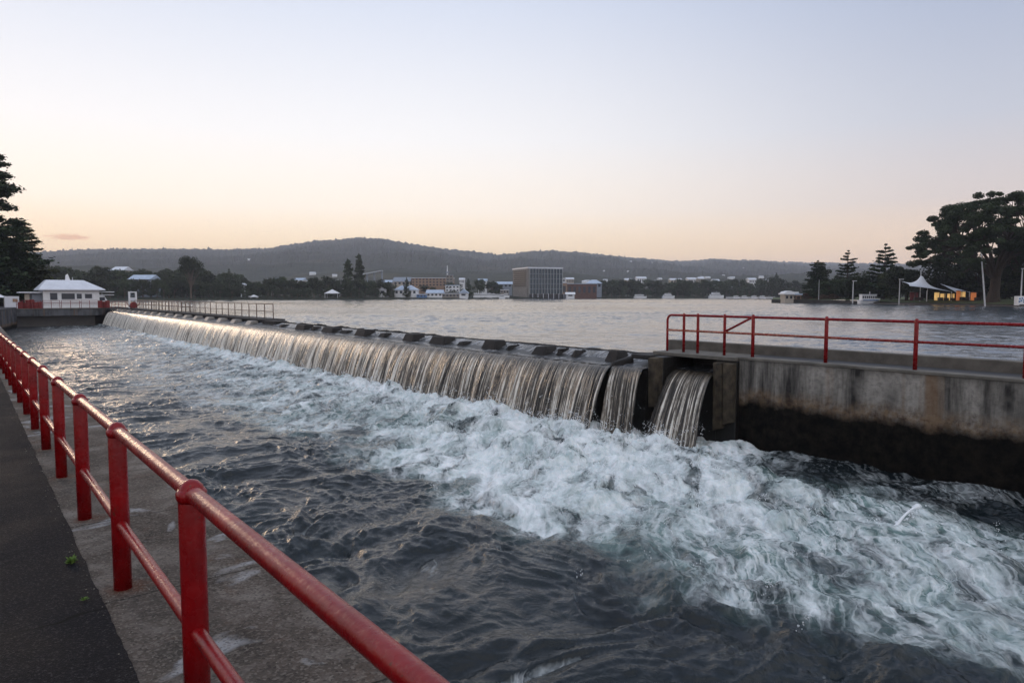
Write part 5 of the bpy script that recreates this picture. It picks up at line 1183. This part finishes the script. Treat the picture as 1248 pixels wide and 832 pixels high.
# pointed canopy tent: saddle membrane
def membrane(pts, name, label, px, Z, poles, sag=.25, n=22, mat='white', peak=0):
    t = thing(name, label, 'tent', wpt(px, Z, ZP), -TH); P4 = [np.array([(a - px) * Z / 832, d, zc(y, Z) - ZP]) for a, y, d in pts]
    u = np.linspace(0, 1, n); m = MB(); vs = []
    for i in u:
        for j in u:
            p = P4[0] * (1 - i) * (1 - j) + P4[1] * i * (1 - j) + P4[2] * i * j + P4[3] * (1 - i) * j
            c = (P4[0] + P4[1] + P4[2] + P4[3]) / 4; k = 16 * i * (1 - i) * j * (1 - j); e_ = 4 * max(i * (1 - i) * (abs(j - .5) * 2) ** 3, j * (1 - j) * (abs(i - .5) * 2) ** 3)
            p = p + (c - p) * sag * e_ + np.array([0, 0, peak * math.exp(-math.hypot(i - .45, j - .55) / .13)]); vs.append(p)
    vs = np.array(vs); vb = vs - np.array([0, 0, .04]); N2 = n * n
    f = [(i * n + j, (i + 1) * n + j, (i + 1) * n + j + 1, i * n + j + 1) for i in range(n - 1) for j in range(n - 1)]
    m.add(np.vstack([vs, vb]), f + [tuple(q_ + N2 for q_ in g[::-1]) for g in f]); obj('canopy', m, M[mat], t, smooth=True)
    for a, y, d in poles:
        m = MB(); xx = (a - px) * Z / 832; m.tube([(xx, d, -.2), (xx, d, zc(y, Z) - ZP)], .09, 8); obj('pole', m, M['steelpole'], t)
membrane([(1100, 348.5, -2), (1150, 355.5, -2.5), (1162, 350, 7), (1117, 342, 6)], 'tent', 'pointed white tensile canopy tent with a high peak beside the spreading tree', 1128, 138, [(1123, 354, -1.5), (1131, 329, 3), (1149, 355.5, -2.4)], .14, peak=2.6)
membrane([(1160, 356, -1), (1178, 356, -1), (1176, 349, 5), (1163, 345, 5)], 'tent', 'grey-white flat tent roof behind the big trunk, right of the pointed canopy', 1168, 136, [(1162, 356, -.8), (1177, 356, -.8)], .12, mat='white_roof')
Zs_ = 134
def lit_stall(a, b, yt, yb, wall, lab, Z=Zs_, roofm='dark'):
    w_ = (b - a) * Z / 832; zb = ZP; h = zc(yt, Z) - zb; t = thing('market_stall', lab, 'stall', wpt((a + b) / 2, Z, zb), -TH, 'market stalls under the spreading tree')
    m = MB(); m.box(-w_ / 2, w_ / 2, 1.6, 1.7, .0, h); obj('back_wall', m, M[wall], t)
    m = MB(); m.box(-w_ / 2 - .1, w_ / 2 + .1, -.3, 1.8, h, h + .08); obj('roof', m, M[roofm], t)
    for s_ in (-1, 1): m = MB(); m.tube([(s_ * w_ / 2, 0, 0), (s_ * w_ / 2, 0, h)], .06, 6); obj('post', m, M['dark'], t)
    m = MB(); m.box(-w_ / 2 + .1, w_ / 2 - .1, .2, .8, 0, h * .38); obj('counter', m, M['bark'], t)
lit_stall(1114, 1124, 356, 365, 'redsmall', 'dark red market stall at the left foot of the pointed canopy')
lit_stall(1144, 1150, 356.3, 364, 'warm_glow', 'narrow glowing yellow market stall left of the big trunk')
lit_stall(1151.5, 1157, 357.8, 363, 'warm_glow', 'small glowing yellow market stall beside the narrow one')
lit_stall(1160, 1168.5, 357.8, 362, 'warm_glow', 'wide glowing yellow market stall right of the dark trunk')
lit_stall(1171, 1176, 354.5, 362, 'orange', 'narrow orange glowing market stall before the grey-white tent roof', 132)
lit_stall(1176.8, 1182, 355.5, 362, 'warm_glow', 'yellow glowing market stall next to the narrow orange one', 132)
lit_stall(1189, 1196, 356.3, 361, 'orange', 'orange glowing market stall just left of the leaning mast', 130)
# bin / kiosk with blue pattern
p = thing('bin', 'white box bin with blue pattern beside the lamp post on the lawn', 'bin', wpt(1244.5, 113.5, zc(370, 113.5)), -TH)
m = MB(); m.box(-.62, .62, 0, 1.0, -.3, 1.25); obj('body', m, M['white'], p, bevel=.05)
for k, (x_, z_) in enumerate(((-.35, .8), (.05, .9), (.3, .6), (-.1, .5), (-.4, .35), (.35, .25))):
    m = MB(); m.ball((x_, 0, z_), .16, 10, 6, sq=(1, .15, 1)); obj('patch', m, M['stall_blue'], p)

# big trees on the left bank
def big_conifer(seed): return lambda: pine_proto(seed, 26, 8.2, 22, .30, 460, .3, .42, .06, .02, .75, 13)
Zt = 112
tree('conifer', 'towering dark layered conifer cut by the picture edge behind the peaked tent', 'bc1', big_conifer(501), 'needle', 'bark', wpt(-10, Zt, -.1), (zc(175, Zt)) / 25.6, .92)
tree('conifer', 'shorter golden-edged conifer in front of the towering one, beside the boathouse office', 'bc2', big_conifer(502), 'needle_lit', 'bark', wpt(24, Zt + 8, -.1), (zc(268, Zt + 8)) / 25.6, .74)
tree('conifer', 'low dark conifer filling the gap behind the grey annex', 'bc2', None, 'needle', 'bark', wpt(2, Zt + 4, -.1), (zc(285, Zt)) / 25.6, .6)
for px, yt, wd_, lab in ((60, 337, 30, 'dark tree behind the roof of the white boathouse office, nearest the conifers'), (40, 330, 50, 'dark tree behind the grey annex and red drums'), (5, 325, 70, 'dark tree behind the peaked white tent'), (-60, 300, 110, 'dark tree beyond the peaked tent outside the main view')):
    tree_px('tree', lab, 'pb%d' % (abs(px) % 4), BR(330 + abs(px) % 4), 'leaf_near', 'bark', px, yt, Zt + 16, 9.6, wd_, 9, -.1)
for i in range(9):
    px = -150 - i * 80; tree_px('tree', 'dark bank tree beside the path, left of the far tent', 'pb%d' % (i % 4), None, 'leaf_near', 'bark', px, 250 - i * 6, 95 - i * 5, 9.6, None, None, -.1, 'bank trees left of the path')

# ------------------------------------------------------------------ haze
HAZE = 0.00018
t = NT('haze_air'); t.t.nodes.remove(t.b)
pv = t.n('ShaderNodeVolumePrincipled'); pv.inputs['Density'].default_value = HAZE; pv.inputs['Color'].default_value = (.86, .89, 1.0, 1); pv.inputs['Anisotropy'].default_value = .2
t.l(pv.outputs[0], t.out.inputs['Volume'])
if HAZE > 0:
    m = MB(); m.box(-5500, 6000, -1500, 5600, -8, 330); tag(obj('haze', m, t.mat), kind='stuff')
